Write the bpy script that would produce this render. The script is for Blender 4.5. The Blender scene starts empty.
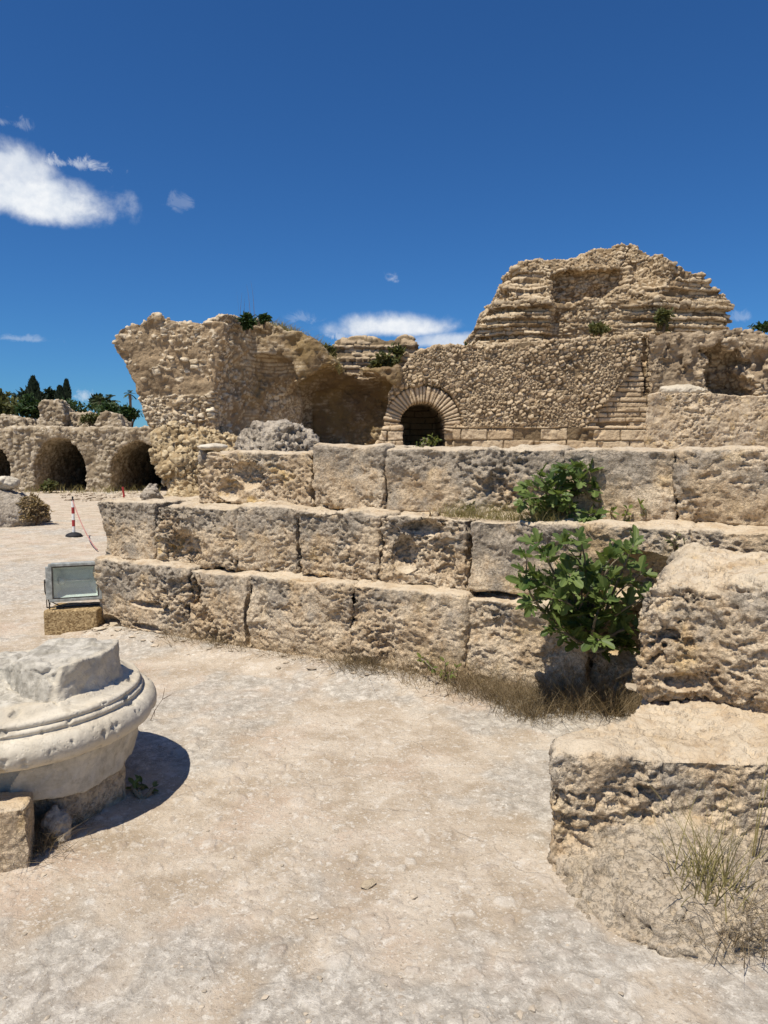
import bpy, bmesh, math, random
import numpy as np
from mathutils import Vector, Matrix, Euler

random.seed(7)
RNG = np.random.default_rng(11)
SC = bpy.context.scene
COL = SC.collection
R = math.radians
F32 = np.float32

# ------------------------------------------------------------------ camera
FPX, CX, CY, EYE, PITCH = 740.0, 384.0, 512.0, 1.6, math.atan(64 / 740.0)
cam_d = bpy.data.cameras.new('camera')
cam = bpy.data.objects.new('camera', cam_d)
COL.objects.link(cam)
cam.location = (0, 0, EYE)
cam.rotation_euler = (math.pi / 2 - PITCH, 0, 0)
cam_d.sensor_fit = 'VERTICAL'
cam_d.sensor_height = 36.0
cam_d.lens = 36.0 * FPX / 1024.0
cam_d.clip_start = 0.05
cam_d.clip_end = 3000
SC.camera = cam

# ------------------------------------------------------------------ light
SUN_EL = R(65)
SUN_AZ = math.atan2(-0.60, -0.80)          # towards the sun, x = sin, y = cos
to_sun = Vector((math.sin(SUN_AZ) * math.cos(SUN_EL), math.cos(SUN_AZ) * math.cos(SUN_EL), math.sin(SUN_EL)))
sl = bpy.data.lights.new('sun', 'SUN')
sl.energy = 4.6
sl.angle = R(0.53)
sl.color = (1.0, 0.94, 0.84)
sun = bpy.data.objects.new('sun', sl)
COL.objects.link(sun)
sun.rotation_euler = (-to_sun).to_track_quat('-Z', 'Y').to_euler()
sun.location = to_sun * 60
SC.view_settings.view_transform = 'Standard'
SC.view_settings.look = 'None'
SC.view_settings.gamma = 1.0
SC.view_settings.use_curve_mapping = False
SC.view_settings.exposure = 0.22
SC.cycles.max_bounces = 6
SC.cycles.diffuse_bounces = 3
SC.cycles.glossy_bounces = 2
SC.cycles.transmission_bounces = 6
SC.cycles.transparent_max_bounces = 6
SC.cycles.use_denoising = True
SC.cycles.denoising_input_passes = 'RGB_ALBEDO_NORMAL'
SC.cycles.denoising_prefilter = 'NONE'


def pdir(px, py):
    u = (CY - py) / FPX
    s = (px - CX) / FPX
    f = math.cos(PITCH) + u * math.sin(PITCH)
    return Vector((s, f, u * math.cos(PITCH) - math.sin(PITCH)))


def at_y(px, py, Y):
    d = pdir(px, py)
    return Vector((d.x * Y / d.y, Y, EYE + d.z * Y / d.y))


def at_z(px, py, z):
    d = pdir(px, py)
    k = (z - EYE) / d.z
    return Vector((d.x * k, d.y * k, z))


# ------------------------------------------------------------------ node helpers
class NT:
    def __init__(self, tree):
        self.t = tree
        self.t.nodes.clear()

    def n(self, typ, props=None, **ins):
        nd = self.t.nodes.new(typ)
        for k, v in (props or {}).items():
            setattr(nd, k, v)
        for k, v in ins.items():
            self.set(nd, k, v)
        return nd

    def set(self, nd, key, v):
        if isinstance(key, str) and key.startswith('i') and key[1:].isdigit():
            sock = nd.inputs[int(key[1:])]
        else:
            sock = nd.inputs[key.replace('_', ' ')]
        if isinstance(v, bpy.types.NodeSocket):
            self.t.links.new(v, sock)
        else:
            if sock.type == 'RGBA' and len(v) == 3:
                v = (*v, 1)
            sock.default_value = v

    def math(self, op, a, b=0.0, c=0.0, clamp=False):
        return self.n('ShaderNodeMath', {'operation': op, 'use_clamp': clamp}, i0=a, i1=b, i2=c).outputs[0]

    def vmath(self, op, a, b=(0, 0, 0)):
        nd = self.n('ShaderNodeVectorMath', {'operation': op}, i0=a, i1=b)
        return nd.outputs['Value'] if op in ('DOT_PRODUCT', 'LENGTH', 'DISTANCE') else nd.outputs[0]

    def mix(self, f, a, b, mode='MIX'):
        nd = self.n('ShaderNodeMix', {'data_type': 'RGBA', 'blend_type': mode}, i0=f, i6=a, i7=b)
        return nd.outputs[2]

    def smooth(self, v, lo, hi):
        return self.n('ShaderNodeMapRange', {'interpolation_type': 'SMOOTHSTEP'}, i0=v, i1=lo, i2=hi, i3=0.0, i4=1.0).outputs[0]

    def noise(self, vec, scale, detail=5, rough=0.6, dist=0.0):
        return self.n('ShaderNodeTexNoise', None, Vector=vec, Scale=scale, Detail=detail, Roughness=rough, Distortion=dist).outputs[0]

    def voro(self, vec, scale, feature='F1', rand=1.0, out='Distance'):
        return self.n('ShaderNodeTexVoronoi', {'feature': feature}, Vector=vec, Scale=scale, Randomness=rand).outputs[out]

    def attr(self, name, typ='GEOMETRY'):
        return self.n('ShaderNodeAttribute', {'attribute_type': typ, 'attribute_name': name}).outputs['Fac']

    def bump(self, h, strength, dist, normal=None):
        nd = self.n('ShaderNodeBump', None, Strength=strength, Distance=dist, Height=h)
        if normal is not None:
            self.t.links.new(normal, nd.inputs['Normal'])
        return nd.outputs[0]

    def out(self, col, rough=0.9, normal=None, spec=0.15, **kw):
        b = self.n('ShaderNodeBsdfPrincipled')
        self.set(b, 'Base Color', col)
        self.set(b, 'Roughness', rough)
        b.inputs['Specular IOR Level'].default_value = spec
        for k, v in kw.items():
            self.set(b, k, v)
        if normal is not None:
            self.t.links.new(normal, b.inputs['Normal'])
        o = self.n('ShaderNodeOutputMaterial')
        self.t.links.new(b.outputs[0], o.inputs[0])
        return b


def new_mat(name):
    m = bpy.data.materials.new(name)
    m.use_nodes = True
    return m, NT(m.node_tree)


# ------------------------------------------------------------------ world: sky with a few clouds
world = bpy.data.worlds.new('World')
SC.world = world
world.use_nodes = True
W = NT(world.node_tree)
sky = W.n('ShaderNodeTexSky', {'sky_type': 'NISHITA', 'sun_disc': False, 'sun_elevation': SUN_EL, 'sun_rotation': SUN_AZ,
                               'altitude': 0.0, 'air_density': 1.0, 'dust_density': 0.0, 'ozone_density': 2.6})
skyc = W.mix(1.0, sky.outputs[0], (0.30, 0.69, 1.15), 'MULTIPLY')
dirv = W.vmath('NORMALIZE', W.n('ShaderNodeTexCoord').outputs['Generated'])
n1 = W.noise(dirv, 11, 9, 0.58, 0.3)
n2 = W.noise(dirv, 45, 5, 0.6)
nn = W.math('ADD', W.math('MULTIPLY', W.math('SUBTRACT', n1, 0.5), 2.3), W.math('MULTIPLY', W.math('SUBTRACT', n2, 0.5), 0.45))
n3 = W.noise(dirv, 38, 8, 0.68, 0.8)
ns = W.math('SUBTRACT', W.math('MULTIPLY', W.math('SUBTRACT', n3, 0.5), 4.0), 0.15)
CLOUDS = [  # centre pixel, half width, half height (pixels), density, edge
    (20, 200, 92, 30, 1.0), (10, 172, 46, 24, 0.9), (70, 164, 34, 8, 0.6), (4, 122, 22, 9, 0.28), (178, 204, 16, 10, 0.16), (395, 328, 66, 17, 0.95),
    (452, 342, 55, 11, 0.75), (340, 336, 40, 9, 0.5), (20, 339, 40, 5, 0.25), (300, 318, 20, 8, 0.16), (392, 279, 9, 6, 0.35),
    (86, 396, 12, 12, 0.5), (735, 318, 20, 8, 0.22)]
tot = None
for (px, py, hw, hh, dens) in CLOUDS:
    c = pdir(px, py).normalized()
    rt = c.cross(Vector((0, 0, 1))).normalized()
    up = rt.cross(c).normalized()
    dv = W.vmath('SUBTRACT', dirv, tuple(c))
    a = W.math('DIVIDE', W.vmath('DOT_PRODUCT', dv, tuple(rt)), hw / FPX)
    b = W.math('DIVIDE', W.vmath('DOT_PRODUCT', dv, tuple(up)), hh / FPX)
    # flatter underside than top
    b = W.math('MULTIPLY', b, W.math('ADD', 1.0, W.math('MULTIPLY', W.math('LESS_THAN', b, 0.0), 0.55)))
    r = W.math('SQRT', W.math('ADD', W.math('MULTIPLY', a, a), W.math('MULTIPLY', b, b)))
    m = W.math('ADD', W.math('MULTIPLY', W.math('SUBTRACT', 1.05, r), 1.35 if hw > 40 else 1.0), nn if hw > 40 else ns)
    m = W.math('MULTIPLY', W.smooth(m, 0.0, 0.95), dens)
    near = W.math('LESS_THAN', r, 2.4)
    m = W.math('MULTIPLY', m, near)
    tot = m if tot is None else W.math('MAXIMUM', tot, m)
shade = W.smooth(n2, 0.25, 0.8)
cloudc = W.mix(shade, (8.6, 9.4, 10.6), (12.0, 12.2, 12.4))
final = W.mix(tot, skyc, cloudc)
bg = W.n('ShaderNodeBackground', None, Color=final, Strength=0.068)
wo = W.n('ShaderNodeOutputWorld')
W.t.links.new(bg.outputs[0], wo.inputs[0])


# ------------------------------------------------------------------ numpy noise
def _h(ix, iy, iz, seed):
    n = (ix.astype(np.uint32) * np.uint32(374761393) + iy.astype(np.uint32) * np.uint32(668265263)
         + iz.astype(np.uint32) * np.uint32(2147483647 - 1274126177 % 97) + np.uint32((seed * 974634599) & 0xffffffff))
    n = (n ^ (n >> np.uint32(13))) * np.uint32(1274126177)
    n = (n ^ (n >> np.uint32(16))) * np.uint32(2246822519)
    return (n ^ (n >> np.uint32(15)))


def hf(ix, iy, iz, seed):
    return (_h(ix, iy, iz, seed) & np.uint32(0xffffff)).astype(F32) * F32(1 / 16777216.0)


def vnoise(P, seed=0):
    P = P.astype(F32)
    I = np.floor(P)
    f = P - I
    f = f * f * f * (f * (f * 6 - 15) + 10)
    I = I.astype(np.int32)
    x, y, z = [np.ascontiguousarray(I[:, k]) for k in range(3)]
    fx, fy, fz = [np.ascontiguousarray(f[:, k]) for k in range(3)]
    r = 0
    for dx in (0, 1):
        wx = fx if dx else 1 - fx
        for dy in (0, 1):
            wy = fy if dy else 1 - fy
            for dz in (0, 1):
                wz = fz if dz else 1 - fz
                r = r + hf(x + dx, y + dy, z + dz, seed) * (wx * wy * wz)
    return r * 2 - 1


def fbm(P, size, octv=4, seed=0, gain=0.55, aniso=(1, 1, 1)):
    Q = P / (np.array(aniso, F32) * F32(size))
    a, s, r = 1.0, 0.0, 0
    for o in range(octv):
        r = r + a * vnoise(Q + o * 17.3, seed + o * 13)
        s += a
        a *= gain
        Q = Q * 2.03
    return r / s


def worley(P, size, seed=0, aniso=(1, 1, 1), jit=0.9, tilt=False, p4=False):
    Q = (P / (np.array(aniso, F32) * F32(size))).astype(F32)
    If = np.floor(Q)
    I = If.astype(np.int32)
    fx, fy, fz = [np.ascontiguousarray((Q - If)[:, k]) for k in range(3)]
    ix, iy, iz = [np.ascontiguousarray(I[:, k]) for k in range(3)]
    jit = F32(jit)
    N = len(Q)
    F1 = np.full(N, 9, F32)
    F2 = np.full(N, 9, F32)
    ID = np.zeros(N, F32)
    TL = np.zeros(N, F32)
    for dx in (-1, 0, 1):
        for dy in (-1, 0, 1):
            for dz in (-1, 0, 1):
                x, y, z = ix + np.int32(dx), iy + np.int32(dy), iz + np.int32(dz)
                h = _h(x, y, z, seed)
                k_ = F32(1 / 1023)
                jx = (h & np.uint32(1023)).astype(F32) * k_
                jy = ((h >> np.uint32(10)) & np.uint32(1023)).astype(F32) * k_
                jz = ((h >> np.uint32(20)) & np.uint32(1023)).astype(F32) * k_
                ox, oy, oz = fx - F32(dx + .5) - (jx - F32(.5)) * jit, fy - F32(dy + .5) - (jy - F32(.5)) * jit, fz - F32(dz + .5) - (jz - F32(.5)) * jit
                xx, yy, zz = ox * ox, oy * oy, oz * oz
                d = np.sqrt(xx * xx + yy * yy + zz * zz) if p4 else xx + yy + zz
                hid = (_h(x, y, z, seed + 99) & np.uint32(65535)).astype(F32) * F32(1 / 65535)
                c = d < F1
                F2 = np.where(c, F1, np.minimum(F2, d))
                ID = np.where(c, hid, ID)
                if tilt:
                    TL = np.where(c, (jx - F32(.5)) * 2 * oz + (jy - F32(.5)) * 2 * ox + (jz - F32(.5)) * 2 * oy, TL)
                F1 = np.where(c, d, F1)
    if tilt:
        return np.sqrt(F1), np.sqrt(F2), ID, TL
    return np.sqrt(F1), np.sqrt(F2), ID


def sst(x, lo, hi):
    t = np.clip((x - lo) / (hi - lo), 0, 1)
    return t * t * (3 - 2 * t)


# ------------------------------------------------------------------ signed distance shapes and meshing
def sd_box(X, Y, Z, c, h, r=0.0):
    qx, qy, qz = np.abs(X - c[0]) - h[0] + r, np.abs(Y - c[1]) - h[1] + r, np.abs(Z - c[2]) - h[2] + r
    o = np.sqrt(np.maximum(qx, 0) ** 2 + np.maximum(qy, 0) ** 2 + np.maximum(qz, 0) ** 2)
    return o + np.minimum(np.maximum(qx, np.maximum(qy, qz)), 0) - r


def sd_poly(A, B, pts):
    A, B = np.broadcast_arrays(A, B)
    d = np.full(A.shape, 1e9, F32)
    s = np.ones(A.shape, bool)
    n = len(pts)
    for i in range(n):
        ax, ay = pts[i]
        bx, by = pts[i - 1]
        ex, ey = bx - ax, by - ay
        wx, wy = A - ax, B - ay
        t = np.clip((wx * ex + wy * ey) / (ex * ex + ey * ey + 1e-12), 0, 1)
        d = np.minimum(d, (wx - ex * t) ** 2 + (wy - ey * t) ** 2)
        c = ((ay <= B) & (B < by)) | ((by <= B) & (B < ay))
        if abs(ey) > 1e-12:
            xi = ax + (B - ay) / ey * ex
            s ^= c & (A < xi)
    return np.where(s, 1, -1) * np.sqrt(d)


def sd_ell(X, Y, Z, c, r):
    k = np.sqrt(((X - c[0]) / r[0]) ** 2 + ((Y - c[1]) / r[1]) ** 2 + ((Z - c[2]) / r[2]) ** 2)
    return (k - 1) * min(r)


def lowfreq(d, X, Y, Z, amp, size, seed, band=0.5):
    Xb, Yb, Zb = np.broadcast_arrays(X, Y, Z)
    d = np.broadcast_to(d, Xb.shape).copy()
    near = np.abs(d) < band
    P = np.stack([Xb[near], Yb[near], Zb[near]], 1)
    d[near] += amp * fbm(P + seed * 1.7, size, 4, seed)
    return d


def nets(Fv, o, h):
    s = Fv < 0
    nx, ny, nz = Fv.shape
    cnt = np.zeros((nx - 1, ny - 1, nz - 1), np.int8)
    for a in (0, 1):
        for b in (0, 1):
            for c in (0, 1):
                cnt += s[a:nx - 1 + a, b:ny - 1 + b, c:nz - 1 + c]
    act = np.argwhere((cnt > 0) & (cnt < 8))
    idx = np.full(cnt.shape, -1, np.int64)
    idx[act[:, 0], act[:, 1], act[:, 2]] = np.arange(len(act))
    corners = [(a, b, c) for a in (0, 1) for b in (0, 1) for c in (0, 1)]
    val = np.stack([Fv[act[:, 0] + a, act[:, 1] + b, act[:, 2] + c] for a, b, c in corners], 1)
    acc = np.zeros((len(act), 3), F32)
    num = np.zeros(len(act), F32)
    for i in range(8):
        for j in range(i + 1, 8):
            ca, cb = np.array(corners[i]), np.array(corners[j])
            if np.abs(ca - cb).sum() != 1:
                continue
            fa, fb = val[:, i], val[:, j]
            m = (fa < 0) != (fb < 0)
            t = np.where(m, fa / np.where(m, fa - fb, 1), 0)
            acc += np.where(m[:, None], ca + (cb - ca) * t[:, None], 0)
            num += m
    V = (act + acc / num[:, None]) * h + np.array(o)
    quads = []
    for ax in range(3):
        a = [slice(1, None)] * 3
        b = [slice(1, None)] * 3
        a[ax] = slice(0, -1)
        b[ax] = slice(1, None)
        u, v = [k for k in range(3) if k != ax]
        a[u] = b[u] = slice(1, -1)
        a[v] = b[v] = slice(1, -1)
        sa, sb = s[tuple(a)], s[tuple(b)]
        e = np.argwhere(sa != sb)
        base = e.copy()
        base[:, u] += 1
        base[:, v] += 1
        ins = sa[e[:, 0], e[:, 1], e[:, 2]]

        def cell(du, dv):
            q = base.copy()
            q[:, u] += du
            q[:, v] += dv
            return idx[q[:, 0], q[:, 1], q[:, 2]]
        q = np.stack([cell(-1, -1), cell(0, -1), cell(0, 0), cell(-1, 0)], 1)
        flip = ~ins if ax != 1 else ins
        q[flip] = q[flip][:, ::-1]
        quads.append(q)
    Q = np.concatenate(quads)
    Q = Q[(Q >= 0).all(1)]
    return V.astype(F32), Q


def vnormals(V, Q):
    n = np.cross(V[Q[:, 2]] - V[Q[:, 0]], V[Q[:, 3]] - V[Q[:, 1]])
    N = np.zeros_like(V)
    for k in range(Q.shape[1]):
        for c in range(3):
            N[:, c] += np.bincount(Q[:, k], weights=n[:, c], minlength=len(V)).astype(F32)
    return N / np.maximum(np.linalg.norm(N, axis=1, keepdims=True), 1e-9)


def mesh_np(name, V, Q, attrs=None, smooth=True):
    me = bpy.data.meshes.new(name)
    k = Q.shape[1]
    me.vertices.add(len(V))
    me.vertices.foreach_set('co', np.ascontiguousarray(V, F32).ravel())
    me.loops.add(len(Q) * k)
    me.loops.foreach_set('vertex_index', np.ascontiguousarray(Q, np.int32).ravel())
    me.polygons.add(len(Q))
    me.polygons.foreach_set('loop_start', np.arange(0, len(Q) * k, k, dtype=np.int32))
    me.polygons.foreach_set('use_smooth', np.full(len(Q), smooth))
    for an, av in (attrs or {}).items():
        at = me.attributes.new(an, 'FLOAT', 'POINT')
        at.data.foreach_set('value', np.ascontiguousarray(av, F32))
    me.update()
    me.validate()
    return me


def rotz(P, a):
    c, s = math.cos(a), math.sin(a)
    out = P.copy()
    out[..., 0] = P[..., 0] * c - P[..., 1] * s
    out[..., 1] = P[..., 0] * s + P[..., 1] * c
    return out


# ------------------------------------------------------------------ object helpers
def tag(o, label, cat=None, group=None, kind=None):
    if label:
        o['label'] = label
    if cat:
        o['category'] = cat
    if group:
        o['group'] = group
    if kind:
        o['kind'] = kind
    return o


def thing(name, loc, label, cat, group=None, rz=0.0):
    o = bpy.data.objects.new(name, None)
    o.empty_display_size = 0.1
    COL.objects.link(o)
    o.location = loc
    o.rotation_euler = (0, 0, rz)
    return tag(o, label, cat, group)


def link(name, me, mat, parent=None, loc=(0, 0, 0), rz=0.0):
    o = bpy.data.objects.new(name, me)
    if mat:
        me.materials.append(mat)
    COL.objects.link(o)
    o.location = loc
    o.rotation_euler = (0, 0, rz)
    if parent is not None:
        o.parent = parent
    return o


def rock(name, bounds, h, f, disp, mat, parent=None, loc=(0, 0, 0), rz=0.0, twice=False):
    """Mesh a signed distance shape, roughen it along its normals, put the origin at the base."""
    lo, hi = np.array(bounds[0], float), np.array(bounds[1], float)
    lo = lo - 2 * h
    n = np.ceil((hi - lo) / h).astype(int) + 3
    ax = [(lo[k] + np.arange(n[k]) * h).astype(F32) for k in range(3)]
    X, Y, Z = ax[0][:, None, None], ax[1][None, :, None], ax[2][None, None, :]
    Fv = np.broadcast_to(f(X, Y, Z), tuple(n)).astype(F32)
    V, Q = nets(Fv, lo, h)
    N = vnormals(V, Q)
    attrs = {}
    if disp:
        r = disp(V, N)
        if isinstance(r, tuple):
            d, attrs = r
        else:
            d = r
        V = V + N * d[:, None]
    b = np.array([(V[:, 0].min() + V[:, 0].max()) / 2, (V[:, 1].min() + V[:, 1].max()) / 2, V[:, 2].min()], F32)
    me = mesh_np(name, V - b, Q, attrs)
    wl = rotz(b[None], rz)[0] + np.array(loc)
    if parent is not None:
        wl = wl - np.array(parent.location)
    return link(name, me, mat, parent, tuple(float(v) for v in wl), rz)


# ------------------------------------------------------------------ materials
def mat_block():
    """pitted shelly limestone; obj['grey'], obj['ochre'] steer the weathering"""
    m, t = new_mat('pitted_limestone')
    geo = t.n('ShaderNodeNewGeometry').outputs['Position']
    P = geo
    a = t.noise(P, 2.6, 6, 0.6)
    b = t.noise(P, 14, 6, 0.65)
    c = t.noise(P, 60, 4, 0.6)
    col = t.mix(t.smooth(a, 0.3, 0.7), (0.51, 0.38, 0.235), (0.65, 0.53, 0.375))
    col = t.mix(t.math('MULTIPLY', t.smooth(b, 0.48, 0.66), 0.7), col, (0.35, 0.235, 0.13))
    col = t.mix(t.math('MULTIPLY', t.smooth(t.noise(P, 5, 4, 0.6), 0.52, 0.72), t.attr('ochre', 'OBJECT')), col, (0.62, 0.42, 0.16))
    crust = t.math('ADD', t.noise(P, 4.3, 7, 0.68), t.math('MULTIPLY', t.attr('up'), 0.16))
    crust = t.math('ADD', crust, t.math('MULTIPLY', t.math('SUBTRACT', t.attr('grey', 'OBJECT'), 0.51), 0.36))
    crust = t.math('MULTIPLY', t.smooth(crust, 0.52, 0.68), t.math('SUBTRACT', 1.0, t.math('MULTIPLY', t.attr('flat'), 0.7)))
    gcol = t.mix(t.smooth(t.noise(P, 17, 6, 0.66), 0.3, 0.7), (0.23, 0.195, 0.15), (0.43, 0.37, 0.29))
    col = t.mix(t.math('MULTIPLY', crust, 0.85), col, gcol)
    pale = t.math('MULTIPLY', t.attr('flat'), t.smooth(t.noise(P, 6, 7, 0.68), 0.36, 0.62))
    col = t.mix(t.math('MULTIPLY', pale, 0.6), col, (0.62, 0.53, 0.395))
    col = t.mix(t.math('MULTIPLY', t.math('SUBTRACT', c, 0.55), 0.5, clamp=True), col, (0.25, 0.18, 0.11))
    pits = t.math('MULTIPLY', t.smooth(t.noise(P, 55, 6, 0.72, 0.4), 0.34, 0.5), t.math('SUBTRACT', 1.0, t.math('MULTIPLY', t.attr('flat'), 0.85)))
    hgt = t.math('ADD', t.math('MULTIPLY', b, 0.8), t.math('ADD', t.math('MULTIPLY', c, 0.45), t.math('MULTIPLY', pits, 0.20)))
    t.out(col, 0.95, t.bump(hgt, 0.95, 0.026), 0.1)
    return m


def mat_rubble(name, mortar, s0, s1, fine=1.0):
    m, t = new_mat(name)
    P = t.n('ShaderNodeNewGeometry').outputs['Position']
    st, tone = t.attr('stone'), t.attr('tone')
    a = t.noise(P, 1.1, 6, 0.6)
    b = t.noise(P, 9, 5, 0.65)
    mo = t.mix(t.smooth(a, 0.35, 0.65), mortar, tuple(x * 0.72 for x in mortar))
    mo = t.mix(t.math('MULTIPLY', t.smooth(b, 0.45, 0.7), 0.5), mo, tuple(x * 1.5 for x in mortar))
    sc = t.mix(tone, s0, s1)
    sc = t.mix(t.math('MULTIPLY', t.smooth(b, 0.5, 0.75), 0.35), sc, tuple(x * 0.55 for x in s0))
    col = t.mix(st, mo, sc)
    col = t.mix(t.math('MULTIPLY', t.attr('stain'), t.smooth(t.noise(P, 2.2, 6, 0.65), 0.2, 0.5)), col, t.mix(t.smooth(t.noise(P, 0.9, 4, 0.6), 0.4, 0.62), (0.19, 0.13, 0.072), (0.26, 0.18, 0.082)))
    hgt = t.math('ADD', t.noise(P, 6, 6, 0.7), t.math('MULTIPLY', t.noise(P, 30, 3, 0.6), 0.4))
    t.out(col, 0.95, t.bump(hgt, 0.7, 0.06 * fine), 0.1)
    return m


def mat_grey():
    m, t = new_mat('grey_conglomerate')
    P = t.n('ShaderNodeNewGeometry').outputs['Position']
    v = t.voro(P, 18, 'F1', 1.0, 'Color')
    vs = t.n('ShaderNodeSeparateColor', None, Color=v).outputs[0]
    a = t.noise(P, 5, 6, 0.7)
    col = t.mix(t.smooth(a, 0.35, 0.65), (0.21, 0.17, 0.125), (0.45, 0.385, 0.30))
    col = t.mix(t.math('MULTIPLY', vs, 0.45), col, (0.55, 0.48, 0.385))
    col = t.mix(t.math('MULTIPLY', t.smooth(t.noise(P, 22, 5, 0.7), 0.5, 0.66), 0.6), col, (0.13, 0.11, 0.09))
    hgt = t.math('ADD', t.noise(P, 16, 6, 0.7), t.math('MULTIPLY', t.voro(P, 20), -0.6))
    t.out(col, 0.95, t.bump(hgt, 0.8, 0.03), 0.1)
    return m


def mat_marble():
    m, t = new_mat('weathered_marble')
    P = t.n('ShaderNodeNewGeometry').outputs['Position']
    a = t.noise(P, 3.0, 7, 0.62, 0.6)
    b = t.noise(P, 24, 6, 0.7)
    col = t.mix(t.smooth(a, 0.35, 0.68), (0.53, 0.455, 0.335), (0.67, 0.60, 0.475))
    col = t.mix(t.math('MULTIPLY', t.smooth(b, 0.52, 0.7), 0.55), col, (0.36, 0.32, 0.25))
    col = t.mix(t.math('MULTIPLY', t.smooth(t.noise(P, 6, 8, 0.72, 1.2), 0.50, 0.64), 0.6), col, (0.36, 0.31, 0.235))
    col = t.mix(t.math('MULTIPLY', t.smooth(t.noise(P, 1.7, 6, 0.6), 0.5, 0.66), 0.45), col, (0.44, 0.40, 0.34))
    brk = t.attr('broken')
    gb = t.mix(t.smooth(t.noise(P, 14, 7, 0.72), 0.36, 0.64), (0.23, 0.21, 0.17), (0.53, 0.49, 0.41))
    col = t.mix(t.math('MULTIPLY', brk, 0.85), col, gb)
    crack = t.smooth(t.voro(t.vmath('ADD', P, t.vmath('SCALE', P, (0, 0, 0))), 3.1, 'DISTANCE_TO_EDGE'), 0.0, 0.02)
    hgt = t.math('ADD', t.math('MULTIPLY', b, 0.5), t.math('MULTIPLY', t.noise(P, 90, 4, 0.6), 0.35))
    sp = t.smooth(t.voro(P, 55), 0.12, 0.3)
    hgt = t.math('ADD', hgt, t.math('MULTIPLY', sp, 0.25))
    t.out(col, 0.75, t.bump(hgt, 0.55, 0.008), 0.25)
    return m


def mat_ground():
    m, t = new_mat('dusty_ground')
    P = t.n('ShaderNodeNewGeometry').outputs['Position']
    b = t.noise(P, 3.2, 8, 0.68, 0.3)
    c = t.noise(P, 17, 8, 0.74, 0.4)
    d = t.noise(P, 75, 5, 0.7)
    e = t.noise(P, 38, 6, 0.72, 0.6)
    col = t.mix(t.smooth(b, 0.34, 0.66), (0.40, 0.315, 0.22), (0.60, 0.51, 0.395))
    col = t.mix(t.math('MULTIPLY', t.smooth(t.noise(P, 1.3, 7, 0.64, 0.5), 0.50, 0.66), 0.6), col, (0.52, 0.39, 0.285))
    rk = t.attr('rock')
    grey = t.mix(t.smooth(c, 0.36, 0.62), (0.29, 0.265, 0.225), (0.56, 0.52, 0.445))
    col = t.mix(t.math('MULTIPLY', rk, 0.75), col, grey)
    col = t.mix(t.math('MULTIPLY', t.smooth(c, 0.54, 0.64), 0.75), col, (0.69, 0.63, 0.535))
    col = t.mix(t.math('MULTIPLY', t.smooth(e, 0.57, 0.70), 0.4), col, (0.33, 0.26, 0.19))
    col = t.mix(t.math('MULTIPLY', t.smooth(t.noise(P, 9, 8, 0.75, 0.6), 0.57, 0.68), 0.5), col, (0.36, 0.29, 0.215))
    wp = t.vmath('ADD', P, t.vmath('MULTIPLY', t.n('ShaderNodeTexNoise', None, Vector=P, Scale=5.0, Detail=6.0).outputs[1], (0.22, 0.22, 0)))
    crk = t.math('SUBTRACT', 1.0, t.smooth(t.voro(wp, 2.6, 'DISTANCE_TO_EDGE'), 0.0, 0.03))
    crk = t.math('MULTIPLY', crk, t.smooth(t.noise(P, 2.0, 4, 0.6), 0.46, 0.6))
    col = t.mix(t.math('MULTIPLY', crk, 0.2), col, (0.25, 0.20, 0.15))
    fl = t.n('ShaderNodeSeparateColor', None, Color=t.voro(P, 62, 'F1', 1, 'Color'))
    fm = t.math('MULTIPLY', t.math('GREATER_THAN', fl.outputs[0], 0.87), t.smooth(t.noise(P, 4.5, 5, 0.65), 0.42, 0.62))
    col = t.mix(t.math('MULTIPLY', fm, 0.75), col, t.mix(fl.outputs[1], (0.34, 0.26, 0.18), (0.76, 0.70, 0.59)))
    fl2 = t.n('ShaderNodeSeparateColor', None, Color=t.voro(P, 150, 'F1', 1, 'Color'))
    col = t.mix(t.math('MULTIPLY', t.math('GREATER_THAN', fl2.outputs[0], 0.86), 0.6), col, t.mix(fl2.outputs[1], (0.28, 0.22, 0.16), (0.74, 0.68, 0.57)))
    ch = t.attr('chip')
    col = t.mix(t.math('MULTIPLY', ch, 0.5), col, t.mix(t.attr('tone'), (0.38, 0.29, 0.21), (0.70, 0.64, 0.54)))
    col = t.mix(t.math('MULTIPLY', t.smooth(d, 0.58, 0.74), 0.5), col, (0.24, 0.19, 0.14))
    hgt = t.math('ADD', t.math('MULTIPLY', c, 1.0), t.math('ADD', t.math('MULTIPLY', d, 0.35), t.math('ADD', t.math('MULTIPLY', e, 0.5), t.math('SUBTRACT', t.math('MULTIPLY', fm, 0.25), t.math('MULTIPLY', crk, 0.3)))))
    t.out(col, 0.95, t.bump(hgt, 0.8, 0.016), 0.1)
    return m


def mat_leaf(name, c0, c1, trans=0.25, rough=0.5, sc=6):
    m, t = new_mat(name)
    P = t.n('ShaderNodeNewGeometry').outputs['Position']
    rnd = t.n('ShaderNodeNewGeometry').outputs['Random Per Island']
    col = t.mix(rnd, c0, c1)
    col = t.mix(t.math('MULTIPLY', t.noise(P, sc, 4, 0.6), 0.45), col, c0)
    b = t.n('ShaderNodeBsdfPrincipled', None, Roughness=rough)
    t.set(b, 'Base Color', col)
    b.inputs['Specular IOR Level'].default_value = 0.3
    tr = t.n('ShaderNodeBsdfTranslucent', None, Color=t.mix(0.5, col, (c1[0] * 1.3, c1[1] * 1.3, c1[2] * 0.6)))
    mx = t.n('ShaderNodeMixShader', None, i0=trans, i1=b.outputs[0], i2=tr.outputs[0])
    o = t.n('ShaderNodeOutputMaterial')
    t.t.links.new(mx.outputs[0], o.inputs[0])
    return m


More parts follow.
